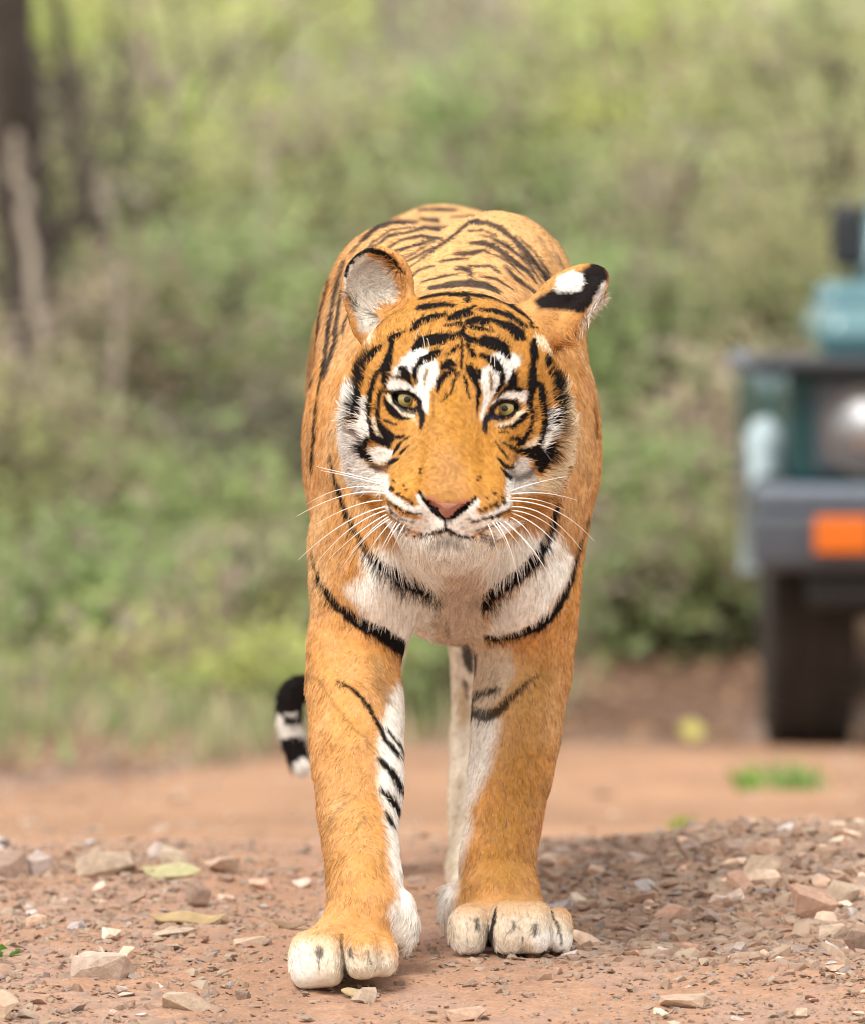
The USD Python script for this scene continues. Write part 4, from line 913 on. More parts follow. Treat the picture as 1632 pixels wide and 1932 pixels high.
# whisker spots, lips
for x, y, w in ((290, 295, 44), (345, 345, 35), (385, 375, 32), (425, 400, 30), (465, 430, 32), (305, 230, 22), (395, 265, 24), (420, 305, 18), (1215, 340, 34), (1145, 380, 18), (1285, 375, 34), (1295, 420, 34), (1225, 430, 35), (1175, 455, 32), (1130, 475, 30), (1085, 495, 20), (1245, 460, 30),
                (330, 465, 34), (370, 490, 28), (405, 510, 32), (460, 520, 28), (510, 525, 22), (555, 525, 18), (980, 575, 15), (1015, 595, 25), (1065, 595, 25), (1120, 575, 30), (1180, 555, 35), (1240, 540, 30), (540, 120, 22), (540, 155, 22), (1075, 185, 22), (1050, 215, 14), (500, 570, 12), (600, 590, 10), (930, 640, 12), (900, 610, 10)):
    st(FACE, T5, [(x - 4, y, w), (x + 4, y + 3, w)], BLACK, 2, .95)
for s_ in ([(240, 400, 22), (290, 440, 24), (330, 465, 22), (400, 505, 16), (520, 525, 8)], [(270, 500, 24), (370, 570, 20), (490, 600, 12)], [(250, 440, 16), (300, 520, 14)], [(1340, 490, 24), (1240, 540, 20), (1120, 575, 14), (1010, 595, 10)], [(1020, 690, 13), (1130, 650, 14), (1250, 620, 16)]):
    st(FACE, T5, s_, BLACK, 2.5, .8)
for s_ in ([(470, 725, 12), (600, 720, 24), (700, 690, 34), (770, 665, 30), (830, 690, 34), (900, 730, 26), (1030, 740, 14)], [(770, 575, 22), (770, 660, 28)]):
    st(FACE, T5, s_, np.array([.02, .015, .012]), 2.5)
for x, y in ((330, 590), (365, 620), (400, 640), (440, 660)): st(FACE, T5, [(x + 20, y - 10, 12), (x - 5, y + 40, 20), (x - 20, y + 75, 10)], np.array([.03, .027, .025]), 3, .9)
for x, y in ((1080, 690), (1115, 700), (1155, 720), (1190, 740), (1225, 745)): st(FACE, T5, [(x - 15, y - 15, 10), (x + 10, y + 35, 20), (x + 30, y + 85, 10)], np.array([.03, .027, .025]), 3, .9)
st(FACE, T5, [(1420, 660, 40), (1460, 610, 30), (1490, 560, 20)], np.array([.5, .05, .04]), 4, .7)
for s_ in ([(535, 325, 26), (580, 390, 36), (640, 450, 60), (690, 510, 60), (740, 570, 40), (770, 595, 24)], [(1045, 375, 26), (1000, 420, 40), (920, 480, 66), (850, 530, 60), (800, 575, 36)]):
    st(FACE, T5, s_, BLACK, 2)
NOSE = [T5(*p) for p in ((598, 385), (640, 372), (700, 405), (740, 425), (850, 428), (890, 402), (945, 392), (978, 405), (940, 450), (870, 478), (832, 525), (772, 570), (722, 530), (706, 475), (640, 445))]
# --- ears
EL_, ER_ = (EARL,), (EARR,)
patch(ER_, T2, [(780, 590), (900, 510), (1020, 440), (1150, 330), (1280, 280), (1380, 190), (1500, 190), (1580, 330), (1500, 470), (1400, 620), (1300, 720), (1100, 675), (870, 665)], BLACK * 1.4, 8)
patch(ER_, T2, [(990, 470), (1040, 330), (1200, 270), (1290, 310), (1315, 420), (1260, 500), (1100, 495)], WHITE, 6)
st(ER_, T2, [(1520, 400, 40), (1440, 640, 90), (1300, 860, 120)], WHITE * .9, 5, .9)
patch(EL_, T1, [(190, 330), (255, 190), (420, 130), (600, 180), (740, 280), (830, 420), (850, 600), (780, 700), (640, 740), (560, 830), (620, 960), (480, 1060), (360, 1040), (330, 800), (205, 590), (185, 450)], np.array([.56, .51, .44]), 5)
st(EL_, T1, [(205, 380, 40), (225, 280, 60), (330, 140, 70), (480, 75, 70), (650, 105, 60), (800, 215, 46), (900, 365, 24)], BLACK, 2.5)
st(EL_, T1, [(225, 560, 20), (270, 650, 24), (340, 720, 40), (330, 800, 30)], BLACK, 2)
st(EL_, T1, [(440, 500, 40), (520, 510, 30), (600, 480, 20)], np.array([.08, .06, .05]), 4, .8)
st(EL_, T1, [(470, 830, 40), (560, 850, 50), (600, 880, 30)], np.array([.05, .04, .03]), 4, .8)
st(EL_, T1, [(500, 960, 40), (580, 920, 30)], np.array([.06, .05, .04]), 5, .7)
st(EL_, T1, [(430, 250, 90), (420, 400, 110), (400, 560, 80)], WHITE * .95, 9, .7)
# --- chest, flanks seen from before, legs
BT = (TORSO, LEGL, LEGR)
patch(BT, R2_, [(330, 1060), (480, 1000), (700, 940), (1080, 960), (1280, 960), (1340, 1040), (1200, 1120), (1000, 1240), (930, 1290), (930, 1480), (800, 1540), (640, 1540), (600, 1640), (500, 1520), (360, 1400), (240, 1240), (330, 1180)], np.array([.86, .83, .77]), 22)
patch(BT, R2_, [(960, 1340), (1100, 1230), (1260, 1090), (1340, 1050), (1380, 1080), (1340, 1210), (1230, 1380), (1100, 1450), (945, 1475)], np.array([.86, .83, .77]), 10)
patch(BT, R2_, [(740, 1130), (900, 1100), (950, 1200), (935, 1500), (820, 1540), (680, 1510), (690, 1300)], np.array([.56, .44, .33]), 12, .8)  # painted shadow in the hollow of the chest below the chin
for s_ in ([(165, 570, 10), (190, 700, 18), (230, 830, 25), (290, 960, 30), (370, 1080, 40), (450, 1150, 60), (540, 1210, 70), (620, 1240, 60), (680, 1270, 40), (705, 1290, 20)], [(70, 1050, 8), (110, 1200, 20), (200, 1330, 45), (320, 1410, 65), (430, 1470, 75), (520, 1530, 80), (570, 1579, 70), (590, 1640, 70), (575, 1720, 50)],
           [(1385, 450, 12), (1340, 640, 20), (1300, 800, 25), (1260, 950, 40), (1200, 1080, 60), (1100, 1180, 70), (1000, 1240, 70), (950, 1290, 60), (938, 1340, 30)], [(1450, 880, 10), (1400, 1050, 18), (1360, 1200, 28), (1290, 1340, 44), (1200, 1430, 52), (1100, 1470, 35), (1000, 1490, 28), (935, 1485, 25)],
           [(140, 100, 15), (100, 300, 12), (85, 500, 20), (75, 650, 12)], [(280, 690, 10), (320, 740, 16), (345, 800, 10)], [(1475, 330, 8), (1490, 500, 8)]):
    st(BT, R2_, s_, BLACK, 4)
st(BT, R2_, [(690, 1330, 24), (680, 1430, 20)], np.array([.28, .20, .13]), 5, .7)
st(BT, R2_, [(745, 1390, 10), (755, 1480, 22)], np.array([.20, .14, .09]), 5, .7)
HAZE_BLACK = np.array([.032, .027, .030])  # black of the back stripes lifted: hazy light painted in
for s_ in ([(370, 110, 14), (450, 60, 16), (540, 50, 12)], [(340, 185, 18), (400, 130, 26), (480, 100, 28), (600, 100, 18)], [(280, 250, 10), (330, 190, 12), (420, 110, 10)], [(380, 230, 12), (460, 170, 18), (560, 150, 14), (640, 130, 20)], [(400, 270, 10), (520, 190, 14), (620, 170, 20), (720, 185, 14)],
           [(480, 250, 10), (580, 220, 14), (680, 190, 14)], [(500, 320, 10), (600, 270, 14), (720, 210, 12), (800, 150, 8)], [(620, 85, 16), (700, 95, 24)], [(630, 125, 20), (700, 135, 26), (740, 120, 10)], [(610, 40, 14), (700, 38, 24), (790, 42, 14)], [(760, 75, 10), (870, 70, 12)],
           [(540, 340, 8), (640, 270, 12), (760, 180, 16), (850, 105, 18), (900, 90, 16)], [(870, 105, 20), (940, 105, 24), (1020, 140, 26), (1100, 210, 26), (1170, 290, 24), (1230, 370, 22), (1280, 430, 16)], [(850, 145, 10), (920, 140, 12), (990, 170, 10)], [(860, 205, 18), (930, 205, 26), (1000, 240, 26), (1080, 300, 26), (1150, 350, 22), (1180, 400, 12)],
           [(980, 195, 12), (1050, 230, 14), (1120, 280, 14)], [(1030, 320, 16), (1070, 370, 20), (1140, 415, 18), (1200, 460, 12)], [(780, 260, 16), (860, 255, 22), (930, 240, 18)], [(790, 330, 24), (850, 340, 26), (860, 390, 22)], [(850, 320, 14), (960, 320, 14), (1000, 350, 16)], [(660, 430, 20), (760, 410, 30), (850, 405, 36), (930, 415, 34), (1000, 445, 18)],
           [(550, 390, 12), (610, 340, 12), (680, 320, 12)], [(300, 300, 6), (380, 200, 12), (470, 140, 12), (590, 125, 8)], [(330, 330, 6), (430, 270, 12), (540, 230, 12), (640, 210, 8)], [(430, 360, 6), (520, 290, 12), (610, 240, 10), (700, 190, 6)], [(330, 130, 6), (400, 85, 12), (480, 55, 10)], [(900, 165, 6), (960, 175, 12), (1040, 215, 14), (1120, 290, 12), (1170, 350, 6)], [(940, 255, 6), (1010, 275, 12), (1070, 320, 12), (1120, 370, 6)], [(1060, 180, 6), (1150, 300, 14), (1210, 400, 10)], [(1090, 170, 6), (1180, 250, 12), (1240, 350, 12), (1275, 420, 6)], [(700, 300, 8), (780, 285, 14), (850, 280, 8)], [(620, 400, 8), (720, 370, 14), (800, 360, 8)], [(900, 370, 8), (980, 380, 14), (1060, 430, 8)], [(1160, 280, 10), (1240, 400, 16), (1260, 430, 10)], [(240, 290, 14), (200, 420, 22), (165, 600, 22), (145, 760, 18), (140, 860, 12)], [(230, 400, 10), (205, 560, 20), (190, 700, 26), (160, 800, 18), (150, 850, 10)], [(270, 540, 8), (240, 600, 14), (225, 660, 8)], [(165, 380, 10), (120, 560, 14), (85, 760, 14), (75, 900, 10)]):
    st((TORSO, HIND), R1, [(x, y, w * 1.1) for x, y, w in s_], HAZE_BLACK, 3, .92)
# legs
LL, LR = (LEGL,), (LEGR,)
patch(LL, R3, [(600, 660), (650, 600), (720, 700), (720, 1000), (720, 1300), (700, 1600), (760, 1760), (900, 2000), (745, 2100), (640, 1860), (600, 1720), (640, 1620), (600, 1480), (580, 1250), (550, 1120), (545, 900)], WHITE, 16)
patch(LL, R4, [(80, 860), (200, 830), (300, 850), (440, 890), (560, 880), (640, 900), (700, 1000), (600, 1150), (80, 1150)], np.array([.62, .54, .43]), 40)
patch(LR, R4, [(1085, -260), (1130, -240), (1080, 0), (985, 200), (990, 300), (930, 480), (910, 650), (900, 800), (780, 800), (800, 500), (860, 250), (900, -300), (1000, -380)], WHITE, 22)
patch(LR, R3, [(940, 420), (1180, 440), (1200, 560), (1130, 700), (1000, 760), (960, 700)], np.array([.62, .52, .40]), 14, .85)
patch(LR, R4, [(860, 760), (920, 690), (1020, 690), (1120, 690), (1300, 680), (1400, 700), (1520, 760), (1520, 960), (840, 960)], np.array([.60, .51, .40]), 44)
patch(LL, R4, [(80, 900), (180, 860), (230, 950), (250, 1150), (80, 1150)], WHITE, 40, .7)
patch(LR, R4, [(1290, 790), (1350, 760), (1410, 800), (1520, 780), (1520, 960), (1290, 900)], WHITE, 14)
patch(LR, R4, [(860, 820), (960, 830), (1060, 850), (1250, 860), (1250, 960), (840, 960)], WHITE, 14, .7)
st(LR, R3, [(1330, 560, 160), (1260, 800, 150), (1200, 1100, 180), (1150, 1500, 200)], np.array([.40, .20, .04]), 40, .55)  # shadow side of this leg, painted browner
for s_ in ([(350, 600, 12), (420, 640, 20), (490, 710, 22), (540, 790, 22), (580, 880, 30), (640, 950, 22), (665, 960, 12)], [(590, 830, 15), (640, 890, 18), (668, 940, 12)], [(555, 980, 30), (620, 1050, 40), (660, 1110, 40)]): st(LL, R3, s_, BLACK, 4)
for s_ in ([(565, 100, 25), (610, 150, 40), (650, 210, 20)], [(580, 210, 15), (600, 240, 30), (620, 280, 12)]): st(LL, R4, s_, BLACK, 4)
for s_ in ([(210, 570, 20), (260, 600, 20), (300, 660, 14), (360, 740, 14), (440, 840, 12), (500, 900, 10)],): st(LL, R3, s_, np.array([.2, .1, .03]), 5, .7)
for s_ in ([(300, 300, 15), (350, 200, 12), (450, 130, 10)], [(460, 270, 24), (480, 240, 20)]): st(LL, R4, s_, np.array([.2, .11, .05]), 5, .7)
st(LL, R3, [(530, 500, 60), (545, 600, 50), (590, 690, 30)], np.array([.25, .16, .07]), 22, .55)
for s_ in ([(985, 720, 20), (1000, 750, 56), (1060, 765, 62), (1120, 745, 48), (1200, 665, 30), (1260, 610, 20), (1320, 570, 10)], [(985, 665, 20), (1060, 655, 38), (1120, 638, 26)], [(960, 440, 40), (985, 480, 64), (1000, 545, 40)], [(965, 620, 25), (1000, 700, 20)]): st(LR + (TORSO,), R3, s_, BLACK, 5, .9)
st(LR, R3, [(1200, 980, 14), (1300, 960, 16), (1380, 965, 12)], np.array([.25, .13, .04]), 5, .6)
for x, y, w in ((265, 890, 45), (415, 885, 32)): st(LL, R4, [(x, y - 15, w * .8), (x, y + 15, w * .6)], np.array([.06, .055, .055]), 5, .85)
for x, y, w in ((1020, 750, 40), (1195, 760, 28), (1295, 775, 44)): st(LR, R4, [(x, y - 15, w * .8), (x, y + 22, w * .6)], np.array([.05, .045, .04]), 5, .85)
for s_ in ([(365, 800, 8), (375, 890, 14), (392, 1000, 18)], [(250, 880, 6), (262, 960, 7)], [(500, 880, 6), (515, 950, 8)]): st(LL, R4, s_, np.array([.05, .042, .035]), 3, .9)  # shade in the clefts between the toes, painted as dark lines
for s_ in ([(1112, 680, 14), (1090, 770, 26), (1075, 890, 30)], [(1380, 690, 10), (1415, 780, 14), (1425, 850, 12)], [(1240, 800, 6), (1235, 880, 9)]): st(LR, R4, s_, np.array([.04, .03, .03]), 2.5)  # painted shade in the toe clefts of the other paw

for s_ in ([(955, 430, 40), (975, 480, 60), (985, 545, 36)], [(960, 610, 26), (975, 680, 24)]): st((HIND,), R3, s_, BLACK, 5, .9)
st((HIND,), R3, [(945, 660, 60), (960, 760, 70), (940, 820, 30)], np.array([.42, .27, .12]), 18, .7)
st((HIND,), R4, [(940, 60, 30), (915, 250, 34), (885, 480, 30)], np.array([.36, .27, .18]), 18, .7)
def seg_alpha(q, s, soft):
    best = np.full(len(q), -1e9)
    for (x0, y0, w0), (x1, y1, w1) in zip(s[:-1], s[1:]):
        ex, ey = x1 - x0, y1 - y0; t = np.clip(((q[:, 0] - x0) * ex + (q[:, 1] - y0) * ey) / (ex * ex + ey * ey + 1e-9), 0, 1)
        best = np.maximum(best, (w0 + (w1 - w0) * t) / 2 - np.hypot(q[:, 0] - x0 - t * ex, q[:, 1] - y0 - t * ey))
    return np.clip(best / soft + .5, 0, 1)
def coat(p, n, lab):
    """The colour of the coat, painted light and shade included, at the points p (normals n, body part lab)."""
    N = len(p); q = px_of(p)
    q = q + np.stack([meshkit.noise(p * 330, 1) - .5, meshkit.noise(p * 330, 2) - .5], 1) * np.where(lab == HEAD, 3, np.where((lab == TORSO) & (n[:, 2] > .3), 2, 5))[:, None] + np.stack([meshkit.noise(p * 90, 3) - .5, meshkit.noise(p * 90, 4) - .5], 1) * np.where(lab == HEAD, 2, np.where((lab == TORSO) & (n[:, 2] > .3), 2.5, 5))[:, None]
    tone = meshkit.fbm(p * 45, 3, 9)[:, None]
    streak = meshkit.noise(p * [260, 260, 70], 12)[:, None]
    dull = meshkit.fbm(p * 17, 3, 17)[:, None]
    c = np.where((lab == HEAD)[:, None], FACEO, ORANGE) * (.80 + .40 * dull) * (1 + [[0, .10, .5]] * (.55 - dull)) * (.70 + .40 * tone + .20 * streak) * (1 + [[0, .06, .5]] * (tone - .4))
    buff = .42 * smoothstep(.46, .66, meshkit.fbm(p * [12, 12, 7], 3, 19))[:, None] * np.isin(lab, (TORSO, LEGL, LEGR, HIND))[:, None]
    c = c * (1 - buff) + np.array([.62, .42, .22]) * buff
    up = smoothstep(.3, .9, n[:, 2])[:, None] * np.isin(lab, (TORSO, HIND))[:, None]  # coat that faces up is painted paler, as lit by the sky
    c = c * (1 - up) + SKYLIT_BACK * (.9 + .2 * tone) * up
    low = (smoothstep(.50, .36, p[:, 2]) * smoothstep(.05, .25, p[:, 1]) * (lab == TORSO))[:, None]
    c = c * (1 - low) + CREAM * low
    hind = (lab == HIND)
    inner = (hind & (p[:, 2] < .36))
    white = inner * np.clip(.75 + .6 * (np.abs(p[:, 0] - .005) < .10) - smoothstep(.10, .125, np.abs(p[:, 0])), 0, 1)
    wt = np.array([.66, .58, .47]) * (.75 + .5 * tone)
    c = c * (1 - white[:, None]) + wt * white[:, None]
    # bands round the trunk and thighs where it turns away to the sides
    side = smoothstep(.55, .8, np.abs(n[:, 0])) * np.isin(lab, (TORSO, HIND)) * smoothstep(.20, .32, p[:, 1]) * (p[:, 2] > .40)
    v = p[:, 1] / .10 + 1.1 * (meshkit.noise(p * [3, 3, 5], 41) - .5) * 2 + .35 * p[:, 2] / .1 * .3
    fr = np.abs((v % 1) - .5); wd = .055 + .10 * meshkit.noise(p * [4, 9, 6], 42)
    band = np.clip((wd - fr) / .05 + .5, 0, 1) * side
    c = c * (1 - band[:, None]) + HAZE_BLACK * band[:, None]
    t = np.argmin(np.linalg.norm(p[lab == TAIL][:, None] - TP[None], axis=2), axis=1) if (lab == TAIL).any() else None
    if t is not None:
        s = t / 30.0 + .045 * (tone[lab == TAIL, 0] - .5)
        blk = ((s > .60) & (s < .835)) | ((s > .885) & (s < .985)) | ((s < .66) & ((s * 9) % 1 < .4))
        cc = np.where((s > .62)[:, None], WHITE * .85, c[lab == TAIL])
        c[lab == TAIL] = np.where(blk[:, None], BLACK, cc)
    if (lab == EARL).any():
        m = (lab == EARL) & (n[:, 1] > -.1) & (((p - H(-98, 120, -112)) * n).sum(1) > 0); c[m] = BLACK
    front = n[:, 1] < .35
    for kind, items in ((0, PATCH), (1, STROKE)):
        for labs, g, col, soft, k in items:
            m = np.isin(lab, labs); pad = soft + (g[:, 2].max() if kind else 0)
            m &= (q[:, 0] > g[:, 0].min() - pad) & (q[:, 0] < g[:, 0].max() + pad) & (q[:, 1] > g[:, 1].min() - pad) & (q[:, 1] < g[:, 1].max() + pad)
            if labs[0] == TORSO: m &= (front | (n[:, 2] > .4)) & ~((np.abs(n[:, 0]) > .8) & (p[:, 1] > .3))
            m = np.where(m)[0]
            if not len(m): continue
            a = np.clip(-poly_sd(q[m], g) / soft + .5, 0, 1) if not kind else seg_alpha(q[m], g, soft)
            a = (a * k)[:, None]; c[m] = c[m] * (1 - a) + col * a
    hf = meshkit.noise(p * [420, 420, 300], 15); am = np.where(lab == HEAD, .75, .40)
    return c * (1 - am / 2 + am * hf)[:, None]
tiger = thing('tiger', (0, 0, 0), 'orange tiger with black stripes walking head on towards the viewer', 'tiger')
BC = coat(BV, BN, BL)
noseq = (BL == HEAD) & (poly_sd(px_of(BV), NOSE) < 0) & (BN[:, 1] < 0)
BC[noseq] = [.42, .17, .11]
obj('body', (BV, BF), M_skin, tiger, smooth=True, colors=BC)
# ---------------------------------------------------------------- hair
HAIRS = 190000
tri = BV[BF]; fn = np.cross(tri[:, 1] - tri[:, 0], tri[:, 2] - tri[:, 0]); area = np.linalg.norm(fn, axis=1) / 2; fn /= np.linalg.norm(fn, axis=1, keepdims=True) + 1e-12
fl = BL[BF[:, 0]]; fc = tri.mean(1)
wgt = area * np.where(fn[:, 1] < .25, 1.0, .12)
wgt *= np.select([fl == HEAD, (fl == EARL) | (fl == EARR), fl == TORSO, (fl == LEGL) | (fl == LEGR), fl == HIND, fl == TAIL], [1.9, 2.2, 1.0, 1.15, .7, 1.0])
wgt *= np.where((fc[:, 1] > .35) & (fn[:, 2] < .3), .5, 1.0)
hr = np.random.default_rng(21)
pick = hr.choice(len(BF), HAIRS, p=wgt / wgt.sum())
w = hr.random((HAIRS, 2)); flip = w.sum(1) > 1; w[flip] = 1 - w[flip]
root = tri[pick, 0] + w[:, :1] * (tri[pick, 1] - tri[pick, 0]) + w[:, 1:] * (tri[pick, 2] - tri[pick, 0])
nrm = BN[BF[pick]].mean(1); nrm /= np.linalg.norm(nrm, axis=1, keepdims=True) + 1e-12
lab = BL[BF[pick, 0]]
loc = (root - EYE0) @ RHEAD * 1000; loc = np.stack([loc[:, 0], loc[:, 2], -loc[:, 1]], 1)   # a, b, c in mm
q = px_of(root)
ok = ~((lab == HEAD) & ((poly_sd(q, NOSE) < 2) & (nrm[:, 1] < 0)))
for e, poly in zip(EYES, LIDS): ok &= ~((np.linalg.norm(root - e, axis=1) < .020) | ((poly_sd(q, poly) < 2.0) & (np.linalg.norm(root - e, axis=1) < .032)))
ok &= ~((lab == HEAD) & (np.abs(loc[:, 0]) < 30) & (np.abs(loc[:, 1] + 112) < 10) & (loc[:, 2] > 90) & (nrm[:, 2] < -.2))
root, nrm, lab, loc, q = root[ok], nrm[ok], lab[ok], loc[ok], q[ok]; NH = len(root)
flow = np.zeros((NH, 3)); leng = np.full(NH, .009); lift = np.full(NH, .32); wid = np.full(NH, .00062)
m = lab == HEAD
dv = loc[m] - np.array([0, -100, 118.0]); flow[m] = dv[:, :1] * HX + dv[:, 1:2] * HY + dv[:, 2:] * HZ * .6
rn = np.linalg.norm(dv, axis=1)
a_, b_ = np.abs(loc[m, 0]), loc[m, 1]
L = np.interp(rn, [0, 25, 60, 110, 180, 240], [.003, .004, .005, .0065, .0085, .010])
ruff = smoothstep(92, 122, a_) * smoothstep(85, 40, b_)
L = L + ruff * .022
chin = smoothstep(-138, -156, b_) * smoothstep(75, 40, a_); L = L + chin * .007
jaw = smoothstep(-70, -110, b_) * smoothstep(62, 80, a_); L = L + jaw * .012
leng[m] = L; lift[m] = .26 + .22 * ruff + .25 * chin
wid[m] = np.where(L < .007, .00055, .00062)
fm = flow[m]; fm += (ruff * 60)[:, None] * np.array([0, .6, -.5]) + (chin * 90)[:, None] * np.array([0, .1, -1.0]); flow[m] = fm
m = lab == TORSO
flow[m] = np.array([0, .9, -.25]) + smoothstep(.28, .05, root[m, 1])[:, None] * np.array([0, -.65, -.75]) + np.stack([np.sign(root[m, 0] - .02) * .25, 0 * root[m, 0], 0 * root[m, 0]], 1) * smoothstep(.40, .55, root[m, 2])[:, None]
che = smoothstep(.20, .0, root[m, 1]) * smoothstep(.62, .50, root[m, 2]) * smoothstep(.36, .42, root[m, 2]) * smoothstep(.14, .05, np.abs(root[m, 0] - .02))
leng[m] = .010 + .012 * che; lift[m] = .30 + .12 * che
m = (lab == LEGL) | (lab == LEGR) | (lab == HIND)
flow[m] = np.array([0, .25, -1.0]); leng[m] = np.where(lab[m] == HIND, .012, .010); lift[m] = .30; lift[m] = .25
pawm = m & (root[:, 2] < .075) & (root[:, 1] < .02); flow[pawm] = np.array([0, -.7, -.6]); leng[pawm] = .0095
dew = ((lab == LEGR) & (poly_sd(q, [R4(*p) for p in ((820, 520), (900, 480), (915, 640), (900, 800), (790, 800))]) < 0)) | ((lab == LEGL) & (poly_sd(q, [R4(*p) for p in ((600, 640), (690, 620), (780, 760), (770, 930), (640, 860))]) < 0))
leng[dew] = .016
low_ = m & (root[:, 2] < .012); leng[low_] = .003
m = lab == TAIL
tk = np.argmin(np.linalg.norm(root[m][:, None] - TP[None], axis=2), axis=1); flow[m] = np.gradient(TP, axis=0)[tk]; leng[m] = .012; lift[m] = .5
m = lab == EARL
inside = m & (nrm[:, 1] < -.15)
ctr = np.array([-98, 116, -110.0]); dv = loc[m] - ctr; flow[m] = dv[:, :1] * HX + dv[:, 1:2] * HY; leng[m] = .0045
cup = inside & (np.linalg.norm((loc - ctr)[:, :2] / [36, 41], axis=1) < .95)
dv = loc[cup] - ctr; flow[cup] = -(dv[:, :1] * HX + dv[:, 1:2] * HY) * .4 + np.array([-.3, -.6, .2]) * 20; leng[cup] = .017; lift[cup] = .30
m = lab == EARR
flow[m] = HX * .8 + HY * .6; leng[m] = .006
fr = m & ((loc[:, 0] - 100) * .86 - (loc[:, 1] - 84) * .75 > 8); flow[fr] = HX * .75 - HY * .65 - [0, .3, 0]; leng[fr] = .022; lift[fr] = .38; 
def finish(root, nrm, flow, leng, lift, seed, kpts, curl):
    r = np.random.default_rng(seed); n = len(root)
    flow = flow / (np.linalg.norm(flow, axis=1, keepdims=True) + 1e-9)
    cl = np.stack([meshkit.noise(root * 260, s) - .5 for s in (61, 62, 63)], 1) * .75 + np.stack([meshkit.noise(root * 55, s) - .5 for s in (64, 65, 66)], 1) * .9 + r.normal(size=(n, 3)) * .16
    f = flow + cl; f -= nrm * (f * nrm).sum(1, keepdims=True); f /= np.linalg.norm(f, axis=1, keepdims=True) + 1e-9
    ln = (leng * r.uniform(.65, 1.2, n) * (.75 + .5 * meshkit.noise(root * 40, 67)))[:, None]
    t = np.linspace(0, 1, kpts)
    pts = np.stack([root - nrm * .0005 + ln * (f * tt * (1 - .15 * tt) + nrm * lift[:, None] * (tt - .45 * tt * tt) + np.array([0, 0, -1]) * curl * tt * tt) for tt in t], 1)
    return pts
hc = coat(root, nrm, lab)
_g = ((hr.random(NH) < .30) & np.isin(lab, (TORSO, LEGL, LEGR, HIND)) & (hc[:, 0] > .3))[:, None] * .32
hc = (hc * (1 - _g) + CREAM * 1.1 * _g) * hr.uniform(.62, 1.34, (NH, 1))
longh = leng > .0125
for name, sel, kp in (('fur', ~longh, 3), ('long_fur', longh, 5)):
    pts = finish(root[sel], nrm[sel], flow[sel], leng[sel], lift[sel], 5, kp, .15)
    t = np.linspace(0, 1, kp)
    curves(name, pts, wid[sel][:, None] * (1 - .8 * t ** 1.5)[None], M_fur, tiger, np.minimum(hc[sel], .9))
    tag(stage.GetPrimAtPath(f'{tiger.GetPath()}/{name}'), kind='stuff')

# ---------------------------------------------------------------- eyes, lids, nose, whiskers
_front = np.where((BL == HEAD) & (BN[:, 1] < -.05))[0]
_fk = cKDTree(px_of(BV[_front]))
def skin_at(px, py):
    """The point of the face that stands at this reading of the front elevation."""
    _, i = _fk.query((px, py), 12); v = BV[_front[i]]; v = v[v[:, 1] < v[:, 1].min() + .012]
    return P(px, py, v[:, 1].mean())
M_eye = usdkit.material(stage, '/World/Looks/eyeball', {'p': ('principled_bsdf', {'base_color': (.02, .017, .016), 'roughness': .12})}, surface='p.BSDF')
M_pupil = usdkit.material(stage, '/World/Looks/pupil', {'p': ('principled_bsdf', {'base_color': (.004, .004, .005), 'roughness': .2, 'specular_ior_level': .25})}, surface='p.BSDF')
M_iris = tinted('iris', .2, .3)
M_lid = plain('wet_lid', (.014, .013, .015), .35, .5, var=.25, scale=120)
M_nose = plain('nose_leather', (.33, .135, .09), .48, .4, var=.25, scale=900, bump=.0012)
def cap(e, r, half, aim, col=None, rings=10, sides=40):
    th = np.linspace(0, half, rings)[1:]; ph = np.arange(sides) * 2 * np.pi / sides
    a = np.cross(aim, [0, 0, 1.0]); a /= np.linalg.norm(a); b = np.cross(a, aim)
    v = [e + r * aim] + [e + r * (aim * math.cos(t) + (a * math.cos(f) + b * math.sin(f)) * math.sin(t)) for t in th for f in ph]
    f = [(0, 1 + (k + 1) % sides, 1 + k) for k in range(sides)]
    for i in range(len(th) - 1):
        for k in range(sides):
            p0, p1 = 1 + i * sides + k, 1 + i * sides + (k + 1) % sides
            f += [(p0, p1, p1 + sides), (p0, p1 + sides, p0 + sides)]
    v = np.array(v); f = np.array(f); n = np.cross(v[f[0][1]] - v[f[0][0]], v[f[0][2]] - v[f[0][0]])
    return (v, f if n @ aim > 0 else f[:, ::-1]), np.concatenate([[0], np.repeat(th / half, sides)])
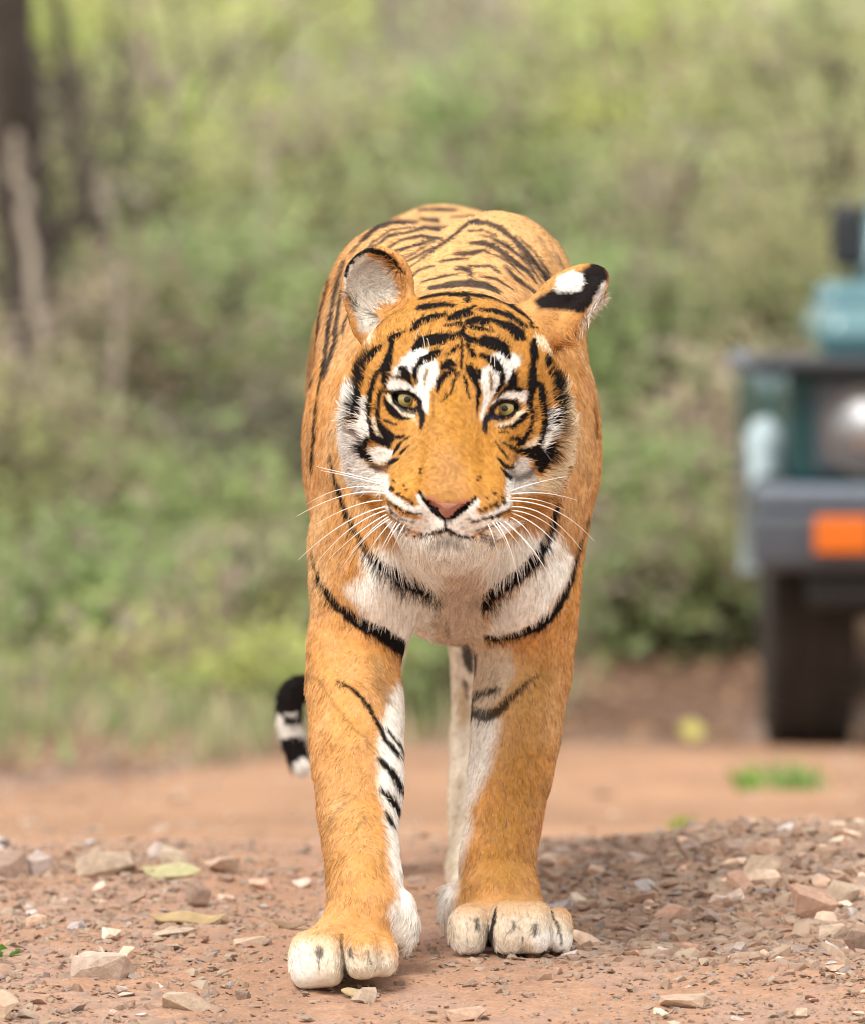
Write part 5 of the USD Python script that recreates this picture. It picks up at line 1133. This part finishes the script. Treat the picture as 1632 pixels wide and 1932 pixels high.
for k, (e, poly, pp) in enumerate(zip(EYES, LIDS, (T3(972, 742), T4(598, 850)))):
    tgt = P(*pp, e[1] - .0165); aim = (tgt - e) / np.linalg.norm(tgt - e)
    m = trimesh.creation.icosphere(4, ER); m.apply_translation(e)
    ey = obj('eye', m, M_eye, tiger, smooth=True)
    (v, f), t = cap(e, ER + .00025, .64, aim)
    rr = np.random.default_rng(3 + k); ang = np.arctan2(v[:, 2] - tgt[2], v[:, 0] - tgt[0])
    ic = np.array([1.0, .76, .26]) * (1 + .18 * np.sin(ang * 23 + 4 * t) * t)[:, None] * (.82 + .3 * t)[:, None]
    ic = np.where((t > .9)[:, None], ic * .35, ic); ic = np.where((t < .22)[:, None], ic * [.55, .55, .9], ic)
    obj('iris', (v, f), M_iris, ey, smooth=True, colors=ic)
    (v, f), t = cap(e, ER + .0005, .20, aim, rings=5, sides=24)
    obj('pupil', (v, f), M_pupil, ey, smooth=True)
    (v, f), t = cap(e - aim * .0010, ER + .0028, .60, aim)
    obj('cornea', (v, f), M_glass, ey, smooth=True)
    q_ = np.vstack([poly, poly[:1]]); pts = []
    for a, b in q_:
        w_ = P(a, b, e[1]); off = np.hypot(w_[0] - e[0], w_[2] - e[2])
        pts.append(P(a, b, e[1] - math.sqrt(max((ER + .0009) ** 2 - off ** 2, 1.5e-5))))
    obj('eyelid', tube(np.array(pts), .0021, 8, False), M_lid, tiger, smooth=True)
# nose leather: a cushion over the tip of the muzzle
npoly = np.array(NOSE); lo, hi = npoly.min(0) - 1, npoly.max(0) + 1
ax_, ay_ = np.meshgrid(np.arange(lo[0], hi[0], 1.3), np.arange(lo[1], hi[1], 1.3), indexing='ij'); gq = np.stack([ax_, ay_], -1)
sd = poly_sd(gq.reshape(-1, 2), NOSE).reshape(ax_.shape)
_, ii = _fk.query(gq.reshape(-1, 2), 9); yy = BV[_front[ii]][:, :, 1].mean(1).reshape(ax_.shape)
from scipy.ndimage import gaussian_filter
yy = gaussian_filter(yy, 2.0) + .0012 - .0045 * np.sqrt(np.clip(-sd / 10, 0, 1))
vv = np.stack([(ax_ - 816) / F * (yy - EYE_Y), yy, EYE_Z - (ay_ - 250) / F * (yy - EYE_Y)], -1).reshape(-1, 3)
ny_ = ax_.shape[1]; i, j = np.meshgrid(np.arange(ax_.shape[0] - 1), np.arange(ny_ - 1), indexing='ij')
qf = np.stack([i * ny_ + j, i * ny_ + j + 1, (i + 1) * ny_ + j + 1, (i + 1) * ny_ + j], -1).reshape(-1, 4)
ins_ = (sd.ravel() < 1.0); qf = qf[ins_[qf].all(1)][:, ::-1]
qn = np.cross(vv[qf[0, 1]] - vv[qf[0, 0]], vv[qf[0, 2]] - vv[qf[0, 0]]); qf = qf if qn[1] < 0 else qf[:, ::-1]
uq, inv = np.unique(qf, return_inverse=True)
obj('nose', (vv[uq], inv.reshape(qf.shape)), M_nose, tiger, smooth=True)
M_whisker = plain('whisker', (.86, .84, .80), .4, .4, var=.05)
WH = [((450, 712), (270, 672), (100, 632), .6), ((447, 728), (260, 680), (120, 652), .55), ((440, 742), (240, 740), (50, 820), .5), ((440, 766), (240, 775), (0, 880), .7), ((432, 800), (280, 830), (95, 920), .65), ((440, 832), (230, 920), (10, 1095), .8),
      ((446, 850), (270, 940), (100, 1112), .7), ((452, 868), (310, 960), (165, 1090), .7), ((480, 900), (410, 980), (330, 1100), .6), ((500, 905), (450, 990), (385, 1115), .6), ((462, 880), (370, 950), (270, 1062), .7), ((520, 910), (470, 980), (420, 1085), .55), ((540, 915), (505, 980), (470, 1060), .5), ((470, 890), (340, 990), (215, 1150), .6),
      ((1058, 755), (1180, 715), (1342, 680), .6), ((1060, 770), (1230, 765), (1388, 800), .6), ((1062, 832), (1240, 880), (1410, 1045), .75), ((1050, 803), (1280, 850), (1475, 1003), .6), ((1060, 850), (1200, 890), (1335, 995), .6), ((1030, 905), (1180, 1060), (1275, 1242), .9), ((1000, 905), (1070, 980), (1125, 1060), .55), ((1062, 862), (1230, 960), (1362, 1135), .65),
      ((1050, 880), (1150, 960), (1205, 1095), .6), ((965, 905), (1020, 980), (1060, 1080), .5), ((985, 905), (1060, 1050), (1112, 1270), .6), ((1020, 900), (1120, 990), (1190, 1120), .55), ((945, 915), (975, 990), (995, 1070), .5), ((1060, 790), (1200, 800), (1330, 850), .5)]
for a, b, c, w_ in WH:
    a, b, c = (R2_(*x) for x in (a, b, c)); s0 = skin_at(*a); s0 = s0 + [0, .001, 0]
    side = abs(c[0] - a[0]) / 1700
    p1, p2 = P(*b, s0[1] - .012 + side * .15), P(*c, s0[1] + .010 + side * .45)
    u_ = np.linspace(0, 1, 12)[:, None]; mid = 2 * p1 - .5 * (s0 + p2)
    pts = (1 - u_) ** 2 * s0 + 2 * u_ * (1 - u_) * mid + u_ ** 2 * p2
    obj('whisker', tube(pts, np.linspace(.00075, .00018, 12) * (w_ + .35), 6), M_whisker, tiger, smooth=True)
for a, b in ((R1(590, 690), R1(610, 640)), (R1(640, 735), R1(622, 660)), (R1(660, 725), R1(645, 680)), (R1(960, 800), R1(965, 760)), (R1(980, 820), R1(978, 770)), (T3(230, 1075), T3(20, 1010)), (T3(200, 1120), T3(120, 1125))):
    s0 = skin_at(*a); e_ = P(*b, s0[1] - .02); mid = (s0 + e_) / 2 + [0, -.008, .004]
    obj('whisker', tube(CubicSpline([0, .5, 1], np.stack([s0, mid, e_]))(np.linspace(0, 1, 8)), np.linspace(.0006, .00018, 8), 6), M_whisker, tiger, smooth=True)
